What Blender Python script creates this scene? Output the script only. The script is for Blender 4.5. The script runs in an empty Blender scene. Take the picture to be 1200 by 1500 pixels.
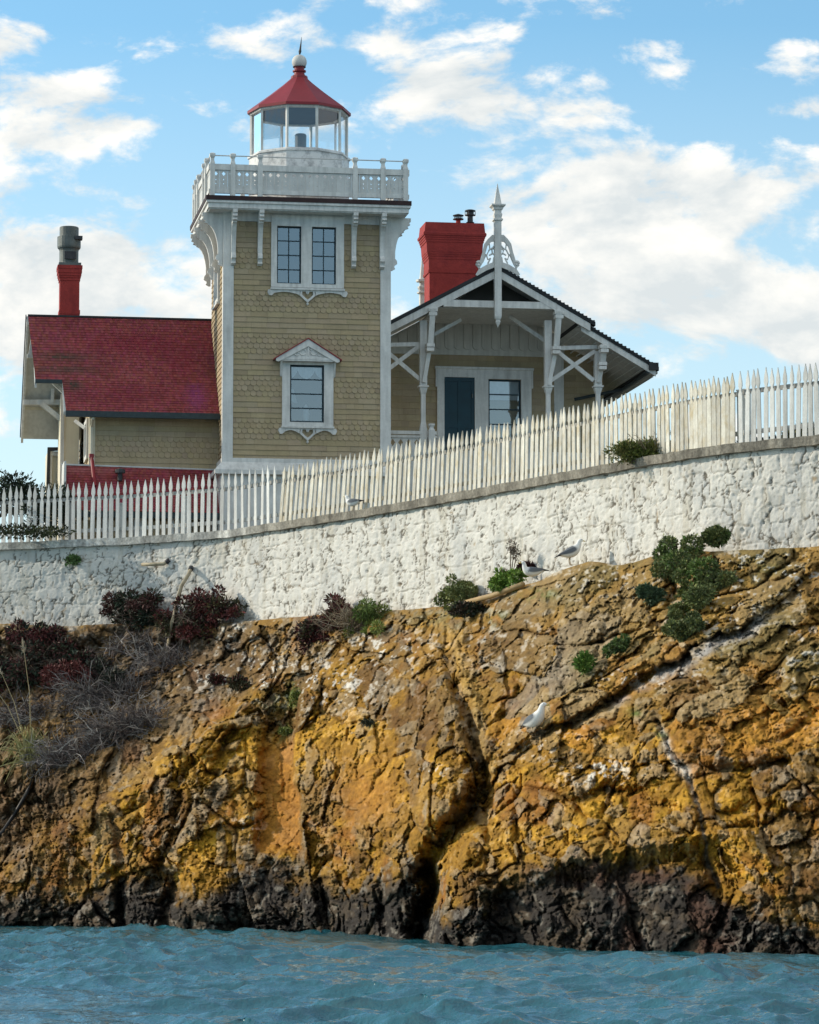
import bpy, math, random
import numpy as np
from math import sin, cos, tan, pi, radians, sqrt, atan2, exp
random.seed(7)
rng = np.random.default_rng(11)
SC = bpy.context.scene
COL = SC.collection
# ------------------------------------------------------------------ camera model (used to survey the photograph)
F = 5000.0; CX = 600.0; CY = 750.0; HOR = 1262.0
PHI = math.atan((HOR - CY) / F)
CAM = np.array([0.0, 0.0, 1.65])
def ray(x, y):
    x = np.asarray(x, float); y = np.asarray(y, float)
    a = x - CX; b = CY - y
    return np.stack([a, F * cos(PHI) - b * sin(PHI), F * sin(PHI) + b * cos(PHI)], -1)
def P(x, y, D):
    r = ray(x, y); D = np.asarray(D, float)
    return CAM + r * (D / r[..., 1])[..., None]
def Pz(x, y, z):
    r = ray(x, y)
    return CAM + r * ((z - CAM[2]) / r[..., 2])[..., None]

# ------------------------------------------------------------------ numpy noise
def _h(ix, iy, iz, s):
    n = (ix.astype(np.int64) * 374761393 + iy.astype(np.int64) * 668265263 + iz.astype(np.int64) * 2147483647 + s * 1274126177) & 0xffffffff
    n = ((n ^ (n >> 13)) * 1274126177) & 0xffffffff
    n = ((n ^ (n >> 16)) * 2246822519) & 0xffffffff
    n = n ^ (n >> 15)
    return (n & 0xffffff).astype(np.float64) / 0xffffff
def vnoise(p, s=0):
    i = np.floor(p).astype(np.int64); f = p - i
    u = f * f * f * (f * (f * 6 - 15) + 10)
    r = 0
    for dx in (0, 1):
        wx = u[..., 0] if dx else 1 - u[..., 0]
        for dy in (0, 1):
            wy = u[..., 1] if dy else 1 - u[..., 1]
            for dz in (0, 1):
                wz = u[..., 2] if dz else 1 - u[..., 2]
                r = r + wx * wy * wz * _h(i[..., 0] + dx, i[..., 1] + dy, i[..., 2] + dz, s)
    return r * 2 - 1
def fbm(p, o=4, s=0, g=.5):
    a = 1.; r = 0; t = 0
    for k in range(o):
        r = r + a * vnoise(p * 2.03 ** k + 17.3 * k, s + k); t += a; a *= g
    return r / t
def ridged(p, o=4, s=0):
    a = 1.; r = 0; t = 0
    for k in range(o):
        r = r + a * (1 - 2 * np.abs(vnoise(p * 2.03 ** k + 9.1 * k, s + k))); t += a; a *= .5
    return r / t
def voro(p, s=0):
    """F1, F2, per-cell random, offset from the cell's seed"""
    b = np.floor(p).astype(np.int64)
    f1 = np.full(p.shape[:-1], 9.); f2 = f1.copy(); idr = np.zeros_like(f1); off = np.zeros_like(p)
    for dx in (-1, 0, 1):
        for dy in (-1, 0, 1):
            for dz in (-1, 0, 1):
                cx, cy, cz = b[..., 0] + dx, b[..., 1] + dy, b[..., 2] + dz
                q = np.stack([cx + .1 + .8 * _h(cx, cy, cz, s), cy + .1 + .8 * _h(cx, cy, cz, s + 1), cz + .1 + .8 * _h(cx, cy, cz, s + 2)], -1)
                v = p - q; d = np.sqrt((v * v).sum(-1))
                m = d < f1
                f2 = np.where(m, f1, np.minimum(f2, d))
                idr = np.where(m, _h(cx, cy, cz, s + 3), idr)
                off = np.where(m[..., None], v, off)
                f1 = np.where(m, d, f1)
    return f1, f2, idr, off
def blocks(p, s, tilt=.5, crack=.12, ck=.6):
    """angular rock: every cell a tilted facet with its own step, a crack where cells meet (range about -1..1)"""
    f1, f2, i, o = voro(p, s)
    a = (i * 7.31) % 1 - .5; b = (i * 13.7) % 1 - .5; c = (i * 29.9) % 1 - .5
    h = (i - .5) + tilt * 2 * (a * o[..., 0] + b * o[..., 1] + c * o[..., 2])
    return h - ck * np.exp(-((f2 - f1) / crack) ** 2), i, f2 - f1
def sstep(a, b, x):
    t = np.clip((x - a) / (b - a), 0, 1); return t * t * (3 - 2 * t)
def segd(x, y, pts):
    d = np.full(np.shape(x), 1e9)
    for (x0, y0), (x1, y1) in zip(pts[:-1], pts[1:]):
        L = (x1 - x0) ** 2 + (y1 - y0) ** 2
        t = np.clip(((x - x0) * (x1 - x0) + (y - y0) * (y1 - y0)) / L, 0, 1)
        d = np.minimum(d, np.hypot(x - x0 - t * (x1 - x0), y - y0 - t * (y1 - y0)))
    return d
def interp(x, pts):
    a = np.array(pts, float); return np.interp(x, a[:, 0], a[:, 1])

# ------------------------------------------------------------------ materials
def nt(m):
    m.use_nodes = True
    t = m.node_tree; t.nodes.clear()
    o = t.nodes.new('ShaderNodeOutputMaterial'); b = t.nodes.new('ShaderNodeBsdfPrincipled')
    t.links.new(b.outputs[0], o.inputs[0]); return t, b, o
def mat(name, col, rough=.7, var=.12, scale=3., spec=.3, bump=0., bscale=40., vcol=False, streak=0., col2=None, metal=0., vdet=None, coords='Object', orand=0.):
    """painted / natural surface: colour broken up by noise, vertical weather streaks, fine bump"""
    m = bpy.data.materials.new(name); t, b, o = nt(m); N = t.nodes.new; L = t.links.new
    tc = N('ShaderNodeTexCoord')
    class _T: pass
    if orand:                                   # copies of one board weather differently
        oi = N('ShaderNodeObjectInfo'); of = N('ShaderNodeVectorMath'); of.operation = 'SCALE'; of.inputs[0].default_value = (31., 17., 23.); L(oi.outputs['Random'], of.inputs['Scale'])
        av = N('ShaderNodeVectorMath'); L(tc.outputs[coords], av.inputs[0]); L(of.outputs[0], av.inputs[1]); t2 = _T(); t2.outputs = {coords: av.outputs[0]}; tc = t2
    n = N('ShaderNodeTexNoise'); n.inputs['Scale'].default_value = scale; n.inputs['Detail'].default_value = 6; n.inputs['Roughness'].default_value = .65
    L(tc.outputs[coords], n.inputs['Vector'])
    ramp = N('ShaderNodeMapRange'); ramp.inputs[1].default_value = .3; ramp.inputs[2].default_value = .7
    ramp.inputs[3].default_value = 1 - var; ramp.inputs[4].default_value = 1 + var * .6
    L(n.outputs[0], ramp.inputs[0])
    if vcol:
        a = N('ShaderNodeAttribute'); a.attribute_name = 'Col'; src = a.outputs['Color']
    elif col2:
        mx = N('ShaderNodeMix'); mx.data_type = 'RGBA'
        mx.inputs[6].default_value = (*col, 1); mx.inputs[7].default_value = (*col2, 1)
        r2 = N('ShaderNodeMapRange'); r2.inputs[1].default_value = .48; r2.inputs[2].default_value = .68
        n2 = N('ShaderNodeTexNoise'); n2.inputs['Scale'].default_value = scale * 1.7; n2.inputs['Detail'].default_value = 8; n2.inputs['Roughness'].default_value = .7
        L(tc.outputs[coords], n2.inputs['Vector']); L(n2.outputs[0], r2.inputs[0]); L(r2.outputs[0], mx.inputs[0]); src = mx.outputs[2]
    else:
        v = N('ShaderNodeRGB'); v.outputs[0].default_value = (*col, 1); src = v.outputs[0]
    sc = N('ShaderNodeVectorMath'); sc.operation = 'SCALE'; L(src, sc.inputs[0]); L(ramp.outputs[0], sc.inputs['Scale'])
    last = sc.outputs[0]
    if streak:
        mp = N('ShaderNodeMapping'); mp.inputs['Scale'].default_value = (9, 9, .9); L(tc.outputs[coords], mp.inputs[0])
        n3 = N('ShaderNodeTexNoise'); n3.inputs['Scale'].default_value = 1.; n3.inputs['Detail'].default_value = 5; L(mp.outputs[0], n3.inputs['Vector'])
        r3 = N('ShaderNodeMapRange'); r3.inputs[1].default_value = .42; r3.inputs[2].default_value = .75; r3.inputs[3].default_value = 1; r3.inputs[4].default_value = 1 - streak
        L(n3.outputs[0], r3.inputs[0])
        s3 = N('ShaderNodeVectorMath'); s3.operation = 'SCALE'; L(last, s3.inputs[0]); L(r3.outputs[0], s3.inputs['Scale']); last = s3.outputs[0]
    if orand:
        ro = N('ShaderNodeMapRange'); ro.inputs[3].default_value = 1 - orand; ro.inputs[4].default_value = 1 + orand * .4; L(oi.outputs['Random'], ro.inputs[0])
        so_ = N('ShaderNodeVectorMath'); so_.operation = 'SCALE'; L(last, so_.inputs[0]); L(ro.outputs[0], so_.inputs['Scale']); last = so_.outputs[0]
    if vdet:
        n4 = N('ShaderNodeTexNoise'); n4.inputs['Scale'].default_value = vdet[0]; n4.inputs['Detail'].default_value = 4; n4.inputs['Roughness'].default_value = .7
        L(tc.outputs[coords], n4.inputs['Vector'])
        r4 = N('ShaderNodeMapRange'); r4.inputs[1].default_value = .25; r4.inputs[2].default_value = .75; r4.inputs[3].default_value = 1 - vdet[1]; r4.inputs[4].default_value = 1 + vdet[1]
        L(n4.outputs[0], r4.inputs[0])
        s4 = N('ShaderNodeVectorMath'); s4.operation = 'SCALE'; L(last, s4.inputs[0]); L(r4.outputs[0], s4.inputs['Scale']); last = s4.outputs[0]
    L(last, b.inputs['Base Color'])
    b.inputs['Roughness'].default_value = rough; b.inputs['Specular IOR Level'].default_value = spec; b.inputs['Metallic'].default_value = metal
    if bump:
        nb = N('ShaderNodeTexNoise'); nb.inputs['Scale'].default_value = bscale; nb.inputs['Detail'].default_value = 6; nb.inputs['Roughness'].default_value = .7
        L(tc.outputs[coords], nb.inputs['Vector'])
        bp = N('ShaderNodeBump'); bp.inputs['Strength'].default_value = bump; bp.inputs['Distance'].default_value = .03
        L(nb.outputs[0], bp.inputs['Height']); L(bp.outputs[0], b.inputs['Normal'])
    return m

# ------------------------------------------------------------------ objects
def tag(o, label=None, cat=None, group=None, kind=None):
    if label: o['label'] = label
    if cat: o['category'] = cat
    if group: o['group'] = group
    if kind: o['kind'] = kind
    return o
def empty(name, loc, rz=0):
    o = bpy.data.objects.new(name, None); COL.objects.link(o); o.location = [float(v) for v in loc]; o.rotation_euler = (0, 0, rz); o.empty_display_size = .2
    return o
def link(name, me, m=None, parent=None):
    o = bpy.data.objects.new(name, me); COL.objects.link(o)
    if m: me.materials.append(m)
    if parent: o.parent = parent
    return o
def fastmesh(name, v, faces, col=None, smooth=True):
    """faces: list of (K x n) int arrays"""
    me = bpy.data.meshes.new(name)
    v = np.asarray(v, np.float32).reshape(-1, 3)
    me.vertices.add(len(v)); me.vertices.foreach_set('co', v.ravel())
    fl = [np.asarray(f, np.int32) for f in faces if len(f)]
    lt = np.concatenate([np.full(len(f), f.shape[1], np.int32) for f in fl])
    ls = np.concatenate([[0], np.cumsum(lt)[:-1]]).astype(np.int32)
    me.loops.add(int(lt.sum())); me.loops.foreach_set('vertex_index', np.concatenate([f.ravel() for f in fl]))
    me.polygons.add(len(lt)); me.polygons.foreach_set('loop_start', ls); me.polygons.foreach_set('loop_total', lt)
    me.update(calc_edges=True)
    me.polygons.foreach_set('use_smooth', np.full(len(lt), smooth, bool))
    if col is not None:
        c = np.ones((len(v), 4), np.float32); c[:, :3] = col
        at = me.color_attributes.new('Col', 'FLOAT_COLOR', 'POINT'); at.data.foreach_set('color', c.ravel())
    return me
def grid_faces(nr, nc):
    i = np.arange(nr - 1)[:, None] * nc + np.arange(nc - 1)[None, :]
    i = i.ravel(); return np.stack([i, i + 1, i + nc + 1, i + nc], -1)
class MB:
    def __init__(s): s.v = []; s.f = []; s.c = []; s.cc = None
    def add(s, vs, fs):
        n = len(s.v); s.v += [tuple(map(float, q)) for q in vs]; s.f += [tuple(n + i for i in f) for f in fs]
        if s.cc is not None: s.c += [s.cc] * len(vs)
        return s
    def box(s, a, b):
        (x0, y0, z0), (x1, y1, z1) = a, b
        x0, x1 = sorted((x0, x1)); y0, y1 = sorted((y0, y1)); z0, z1 = sorted((z0, z1))
        return s.add([(x0, y0, z0), (x1, y0, z0), (x1, y1, z0), (x0, y1, z0), (x0, y0, z1), (x1, y0, z1), (x1, y1, z1), (x0, y1, z1)],
                     [(3, 2, 1, 0), (4, 5, 6, 7), (0, 1, 5, 4), (1, 2, 6, 5), (2, 3, 7, 6), (3, 0, 4, 7)])
    def loft(s, rings, closed=True):
        n = len(rings[0]); vs = [q for r in rings for q in r]; fs = []
        for k in range(len(rings) - 1):
            for i in range(n):
                j = (i + 1) % n
                fs.append((k * n + i, k * n + j, (k + 1) * n + j, (k + 1) * n + i))
        if closed:
            fs.append(tuple(reversed(range(n)))); fs.append(tuple(range((len(rings) - 1) * n, len(rings) * n)))
        return s.add(vs, fs)
    def prism(s, poly, a, b, ax='w'):
        """poly of (p,z) extruded along w (poly in u,z) or along u (poly in w,z)"""
        if ax == 'w': r = [[(p, a, z) for p, z in poly], [(p, b, z) for p, z in poly]]
        else: r = [[(a, p, z) for p, z in poly], [(b, p, z) for p, z in poly]]
        return s.loft(r)
    def tube(s, pts, r, n=6, r1=None):
        pts = [np.array(p, float) for p in pts]; rings = []
        rs = r if isinstance(r, (list, tuple)) else [r + ((r1 if r1 is not None else r) - r) * k / max(1, len(pts) - 1) for k in range(len(pts))]
        for k, p in enumerate(pts):
            d = pts[min(k + 1, len(pts) - 1)] - pts[max(k - 1, 0)]; d = d / (np.linalg.norm(d) + 1e-9)
            a = np.cross(d, (0, 0, 1) if abs(d[2]) < .9 else (1, 0, 0)); a /= np.linalg.norm(a); b = np.cross(d, a)
            rings.append([p + rs[k] * (a * cos(2 * pi * i / n) + b * sin(2 * pi * i / n)) for i in range(n)])
        return s.loft(rings)
    def lathe(s, prof, c, n=16, ph=0.):
        return s.loft([[(c[0] + r * cos(2 * pi * i / n + ph), c[1] + r * sin(2 * pi * i / n + ph), z) for i in range(n)] for r, z in prof])
    def beam(s, p, q, wx, wy):
        """rectangular bar from p to q; wy is its size along w (depth), wx across"""
        p = np.array(p, float); q = np.array(q, float); d = q - p; d /= np.linalg.norm(d)
        b = np.array((0, 1., 0)) if abs(d[1]) < .9 else np.array((1., 0, 0)); a = np.cross(d, b); a /= np.linalg.norm(a); b = np.cross(a, d)
        r = lambda c: [c - a * wx / 2 - b * wy / 2, c + a * wx / 2 - b * wy / 2, c + a * wx / 2 + b * wy / 2, c - a * wx / 2 + b * wy / 2]
        return s.loft([r(p), r(q)])
    def build(s, name, m, parent=None, smooth=False, label=None, bevel=0):
        me = bpy.data.meshes.new(name); me.from_pydata(s.v, [], s.f)
        if s.c:
            at = me.color_attributes.new('Col', 'FLOAT_COLOR', 'POINT'); c = np.ones((len(s.v), 4), np.float32); c[:, :3] = s.c; at.data.foreach_set('color', c.ravel())
        import bmesh
        b = bmesh.new(); b.from_mesh(me); bmesh.ops.recalc_face_normals(b, faces=b.faces); b.to_mesh(me); b.free()
        me.update()
        if smooth: me.polygons.foreach_set('use_smooth', np.ones(len(me.polygons), bool))
        o = link(name, me, m, parent)
        if bevel:
            md = o.modifiers.new('Bevel', 'BEVEL'); md.width = bevel; md.segments = 1; md.limit_method = 'ANGLE'
        if label: o['label'] = label
        return o

# ------------------------------------------------------------------ camera
cam = bpy.data.cameras.new('camera'); co = bpy.data.objects.new('camera', cam); COL.objects.link(co)
co.location = CAM; co.rotation_euler = (pi / 2 + PHI, 0, 0)
cam.sensor_width = 36; cam.sensor_fit = 'AUTO'; cam.lens = F / 1500 * 36; cam.clip_start = 1; cam.clip_end = 20000
SC.camera = co
SC.view_settings.view_transform = 'Standard'; SC.view_settings.look = 'None'; SC.view_settings.exposure = 0.6; SC.view_settings.gamma = 1
SC.cycles.max_bounces = 5; SC.cycles.diffuse_bounces = 3; SC.cycles.transparent_max_bounces = 8
try: SC.cycles.use_denoising = True
except Exception: pass

# ------------------------------------------------------------------ sun and sky
SUN_AZ = (-.958, .25); SUN_EL = radians(24)
sl = bpy.data.lights.new('sun', 'SUN'); sl.energy = 2.45; sl.angle = radians(.53); sl.color = (1., .89, .72)
so = bpy.data.objects.new('sun', sl); COL.objects.link(so)
from mathutils import Vector
SD = Vector((SUN_AZ[0] * cos(SUN_EL), SUN_AZ[1] * cos(SUN_EL), sin(SUN_EL))).normalized()
so.rotation_euler = SD.to_track_quat('Z', 'Y').to_euler(); so.location = (-60, 40, 60)
W = bpy.data.worlds.new('World'); SC.world = W; W.use_nodes = True
t = W.node_tree; t.nodes.clear(); N = t.nodes.new; L = t.links.new
def mth(op, a, b=None, c=None, clamp=False):
    n = N('ShaderNodeMath'); n.operation = op; n.use_clamp = clamp
    for i, v in enumerate((a, b, c)):
        if v is None: continue
        if isinstance(v, (int, float)): n.inputs[i].default_value = v
        else: L(v, n.inputs[i])
    return n.outputs[0]
wo = N('ShaderNodeOutputWorld'); bg = N('ShaderNodeBackground'); L(bg.outputs[0], wo.inputs[0])
sky = N('ShaderNodeTexSky'); sky.sky_type = 'NISHITA'; sky.sun_disc = False; sky.sun_elevation = SUN_EL
sky.sun_rotation = atan2(SUN_AZ[0], SUN_AZ[1]); sky.air_density = 1.0; sky.dust_density = .3; sky.ozone_density = 2.5
bg.inputs['Strength'].default_value = .12
tc = N('ShaderNodeTexCoord'); sx = N('ShaderNodeSeparateXYZ'); L(tc.outputs['Generated'], sx.inputs[0])
den = mth('ADD', mth('ABSOLUTE', sx.outputs[1]), .08)
az = mth('DIVIDE', sx.outputs[0], den); el = mth('DIVIDE', sx.outputs[2], den)
# clouds: long soft heaps; centre and size of each in units of (azimuth, elevation)
CL = [(140, 128, 120, 22, 1), (110, 205, 110, 22, .85), (185, 245, 130, 26, .95), (60, 275, 110, 18, .7), (190, 12, 70, 12, .8), (590, 68, 70, 20, .7), (545, 125, 70, 36, .8), (640, 185, 80, 30, .8), (700, 235, 170, 36, 1),
      (1010, 42, 100, 28, 1.1), (1150, 62, 60, 22, .7), (940, 150, 50, 18, .7), (1110, 162, 55, 20, .6), (1130, 232, 80, 16, .85), (870, 105, 28, 11, .5), (390, 145, 45, 18, .5),
      (1050, 345, 300, 56, 1.05), (800, 400, 180, 74, .9), (210, 415, 200, 42, 1.05), (80, 500, 160, 60, 1.1), (300, 530, 180, 90, 1.1), (1030, 520, 340, 70, 1.2), (20, 45, 36, 26, .6), (1180, 12, 60, 9, .7), (200, 60, 24, 7, .6), (20, 150, 50, 12, .5), (100, 380, 60, 26, -.7), (600, 330, 40, 60, -.4), (900, 255, 80, 26, -.5), (590, 450, 30, 40, -.5), (1120, 420, 160, 20, -.25)]
blob = None
for (x, y, sxp, syp, am) in CL:
    a0 = (x - CX) / F; e0 = (HOR - y) / F
    da = mth('DIVIDE', mth('SUBTRACT', az, a0), sxp / F); de = mth('DIVIDE', mth('SUBTRACT', el, e0), syp / F)
    d2 = mth('ADD', mth('MULTIPLY', da, da), mth('MULTIPLY', de, de))
    g = mth('MULTIPLY', mth('POWER', 2.718, mth('MULTIPLY', d2, -.75)), am)
    blob = g if blob is None else mth('ADD', blob, g)
cv = N('ShaderNodeCombineXYZ'); L(mth('MULTIPLY', az, 24), cv.inputs[0]); L(mth('MULTIPLY', el, 42), cv.inputs[1])
def cn(off, det=8, sc=1.0, rough=.58, dist=.25):
    n = N('ShaderNodeTexNoise'); n.inputs['Scale'].default_value = sc; n.inputs['Detail'].default_value = det; n.inputs['Roughness'].default_value = rough; n.inputs['Distortion'].default_value = dist
    ad = N('ShaderNodeVectorMath'); L(cv.outputs[0], ad.inputs[0]); ad.inputs[1].default_value = off
    L(ad.outputs[0], n.inputs['Vector']); return n.outputs[0]
n1 = cn((3.1, 7.7, 0)); n2 = cn((3.1 - .10, 7.7 + .34, 0)); nf = cn((9, 2, 4), 6, 3.2, .65)
front = mth('MULTIPLY', blob, .34)
high = N('ShaderNodeMapRange'); L(el, high.inputs[0]); high.inputs[1].default_value = .3; high.inputs[2].default_value = 1.2; high.inputs[3].default_value = 0; high.inputs[4].default_value = .18
bk = N('ShaderNodeMapRange'); L(el, bk.inputs[0]); bk.inputs[1].default_value = .25; bk.inputs[2].default_value = .6; bk.inputs[3].default_value = -.25; bk.inputs[4].default_value = .34  # thinned low down so the window panes reflect bluer sky
back = mth('MULTIPLY', mth('LESS_THAN', sx.outputs[1], 0.0), bk.outputs[0])  # unseen cloud cover behind the camera, added to neutralise the fill light
cov = mth('ADD', mth('ADD', mth('MULTIPLY', mth('ADD', mth('SUBTRACT', n1, .5), .028), 2.1), front), mth('ADD', high.outputs[0], back))
cov = mth('ADD', cov, mth('MULTIPLY', mth('SUBTRACT', nf, .5), .55))
mr = N('ShaderNodeMapRange'); mr.interpolation_type = 'SMOOTHSTEP'; L(cov, mr.inputs[0]); mr.inputs[1].default_value = .13; mr.inputs[2].default_value = .44
haze = N('ShaderNodeMapRange'); L(el, haze.inputs[0]); haze.inputs[1].default_value = .07; haze.inputs[2].default_value = .23; haze.inputs[3].default_value = .75; haze.inputs[4].default_value = .0
fac = mth('MULTIPLY', mr.outputs[0], .96)
# thickness towards the sun's side shades the far flank of each cloud grey
thick = N('ShaderNodeMapRange'); L(mth('ADD', mth('SUBTRACT', n2, n1), mth('MULTIPLY', cov, .16)), thick.inputs[0]); thick.inputs[1].default_value = -.08; thick.inputs[2].default_value = .17
cc = N('ShaderNodeMix'); cc.data_type = 'RGBA'; L(thick.outputs[0], cc.inputs[0])
cc.inputs[6].default_value = (6.2, 6.0, 5.6, 1); cc.inputs[7].default_value = (4.15, 4.4, 4.45, 1)
tint = N('ShaderNodeMix'); tint.data_type = 'RGBA'; tint.blend_type = 'MULTIPLY'; tint.inputs[0].default_value = 1
L(sky.outputs[0], tint.inputs[6]); tint.inputs[7].default_value = (.82, 1.06, 1.05, 1)
hz = N('ShaderNodeMix'); hz.data_type = 'RGBA'; L(haze.outputs[0], hz.inputs[0]); L(tint.outputs[2], hz.inputs[6]); hz.inputs[7].default_value = (4.7, 5.3, 5.5, 1)
mixc = N('ShaderNodeMix'); mixc.data_type = 'RGBA'; L(fac, mixc.inputs[0]); L(hz.outputs[2], mixc.inputs[6]); L(cc.outputs[2], mixc.inputs[7])
L(mixc.outputs[2], bg.inputs[0])
# ================================================================== the wall's line in plan, surveyed at its coping
ZT = 10.57
CAPY = [(-400, 812), (-140, 804), (0, 796), (200, 787), (330, 778), (395, 768), (500, 752), (600, 735), (700, 717), (800, 698), (900, 679), (1000, 661), (1065, 652), (1130, 645), (1200, 638), (1340, 626), (1600, 606)]
_cx = np.arange(-400, 1601, 4.); _cy = interp(_cx, CAPY)
_k = np.ones(13) / 13; _cy = np.convolve(np.pad(_cy, 6, mode='reflect', reflect_type='odd'), _k, 'valid')
WP = Pz(_cx, _cy, ZT)                      # plan polyline (x, y)
def wall_D(x): return np.interp(x, _cx, WP[:, 1])
WS = np.concatenate([[0], np.cumsum(np.hypot(np.diff(WP[:, 0]), np.diff(WP[:, 1])))])
def s_of_px(x): return np.interp(x, _cx, WS)
def wall_at(s): return np.stack([np.interp(s, WS, WP[:, 0]), np.interp(s, WS, WP[:, 1])], -1)
def wall_n(s):
    d = wall_at(np.asarray(s) + .25) - wall_at(np.asarray(s) - .25); d /= np.linalg.norm(d, axis=-1)[..., None]
    return np.stack([d[..., 1], -d[..., 0]], -1), d      # outward (towards the water), along

# ================================================================== cliff
YTOP = [(-900, 930), (-140, 905), (0, 908), (100, 912), (160, 908), (240, 912), (300, 908), (350, 905), (420, 899), (500, 893), (560, 890), (640, 883), (690, 878), (720, 868), (760, 852), (790, 845), (812, 832), (840, 822), (870, 814), (905, 822), (925, 818), (960, 806), (1000, 802), (1050, 800), (1100, 798), (1200, 793), (1340, 785), (2100, 760)]
YSH = [(-900, 1350), (0, 1357), (250, 1362), (430, 1366), (500, 1369), (560, 1373), (600, 1377), (640, 1383), (700, 1386), (800, 1391), (900, 1394), (1000, 1398), (1200, 1403), (2100, 1420)]
TOPOFF = [(-900, .3), (300, .3), (560, .35), (640, .5), (700, .8), (860, 1.1), (940, 1.0), (1000, .7), (1200, .5), (2100, .5)]
gx = np.concatenate([np.arange(-900, -330, 14.), np.arange(-330, -30, 3.), np.arange(-30, 1231, 1.45), np.arange(1233, 1640, 2.6), np.arange(1646, 2100, 14.)])
NR = 420
tt = np.linspace(0, 1, NR)
X = np.broadcast_to(gx[None, :], (NR, len(gx)))
ytop = interp(gx, YTOP); ytop = np.convolve(np.pad(ytop, 8, mode='edge'), np.ones(17) / 17, 'valid')
ysh = interp(gx, YSH); ybot = ysh + 26
Y = ytop[None, :] + (ybot - ytop)[None, :] * tt[:, None]
Dw = wall_D(np.clip(gx, -390, 1590))
Dtop = Dw - interp(gx, TOPOFF)
Dsh = -CAM[2] / (ray(gx, ysh)[:, 2] / ray(gx, ysh)[:, 1])
q = np.clip((Y - ytop) / (ysh - ytop), 0, 1.1)
G = 1 - np.clip(1 - q, 0, 1) ** 1.75
D = Dtop - (Dtop - Dsh)[None, :] * G
m = np.zeros_like(D)                       # metres towards the sea (+) or into the rock (-)
wob = 16 * fbm(np.stack([X / 42, Y / 42, X * 0], -1), 5, 21, .6)
Xw = X + wob; Yw = Y + 16 * fbm(np.stack([X / 42, Y / 42, X * 0 + 5], -1), 5, 31, .6)
# central buttress with a sharp left arris, the smooth alcove beside it
left_e = interp(Yw, [(940, 470), (1030, 436), (1150, 433), (1290, 445)])
but = sstep(-3, 10, Xw - left_e) * (1 - sstep(668, 712, Xw - (Yw - 1100) * .10)) * sstep(930, 1010, Yw) * (1 - sstep(1290, 1330, Yw) * .5)
m += .85 * but
m += .35 * np.exp(-((Xw - 560) / 90) ** 2 - ((Yw - 1120) / 110) ** 2)
m -= .75 * sstep(370, 392, Xw) * (1 - sstep(-2, 6, Xw - left_e)) * sstep(1030, 1075, Yw) * (1 - sstep(1225, 1265, Yw))
m -= .9 * np.exp(-(segd(Xw, Yw, [(520, 1290), (560, 1240), (600, 1210)]) / 14) ** 2) * .4
# the deep gully right of the buttress ending in a sea cave
gul = segd(Xw, Yw, [(652, 930), (672, 1000), (694, 1080), (706, 1150), (690, 1195), (650, 1230), (628, 1290), (618, 1372)])
m -= interp(Yw, [(930, .2), (1040, .8), (1120, 1.7), (1200, 2.6), (1250, 3.4), (1380, 2.8)]) * np.exp(-(gul / interp(Yw, [(930, 8), (1100, 12), (1230, 22), (1380, 17)])) ** 2)
m -= .35 * np.exp(-(gul / 34) ** 2) * ridged(np.stack([X / 22, Y / 30, X * 0], -1), 4, 89)
m -= 2.2 * np.exp(-((Xw - 627) / 15) ** 2 - ((Yw - 1312) / 62) ** 2)
m += .40 * np.exp(-(segd(Xw, Yw, [(668, 930), (690, 1000), (702, 1060), (714, 1130)]) / 7) ** 2)   # the bright rib beside it
# left slope: a bushy recess above a diagonal ridge
ln = ((Xw - 110) * (1190 - 1030) + (Yw - 1190) * (340 - 110)) / 280.
m -= 1.1 * (1 - sstep(-6, 16, ln)) * (1 - sstep(360, 460, Xw)) * sstep(915, 960, Yw)
m += .5 * np.exp(-((ln - 22) / 26) ** 2) * (1 - sstep(330, 430, Xw)) * sstep(60, 120, Xw)
m -= .7 * (1 - sstep(90, 160, Xw)) * sstep(1150, 1200, Yw)
m += .7 * np.exp(-(segd(Xw, Yw, [(300, 1040), (270, 1160), (300, 1290), (290, 1360)]) / 60) ** 2)
for c, a, wd in (([(345, 1075), (318, 1120), (312, 1165)], .4, 6), ([(262, 1150), (245, 1230), (230, 1300)], .5, 9), ([(182, 1290), (178, 1365)], .9, 9), ([(252, 1285), (245, 1362)], .9, 10), ([(160, 1200), (180, 1260), (150, 1300)], .4, 8), ([(470, 1290), (478, 1362)], .6, 7), ([(560, 1300), (566, 1365)], .5, 6)):
    m -= a * np.exp(-(segd(Xw, Yw, c) / wd) ** 2)
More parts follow.
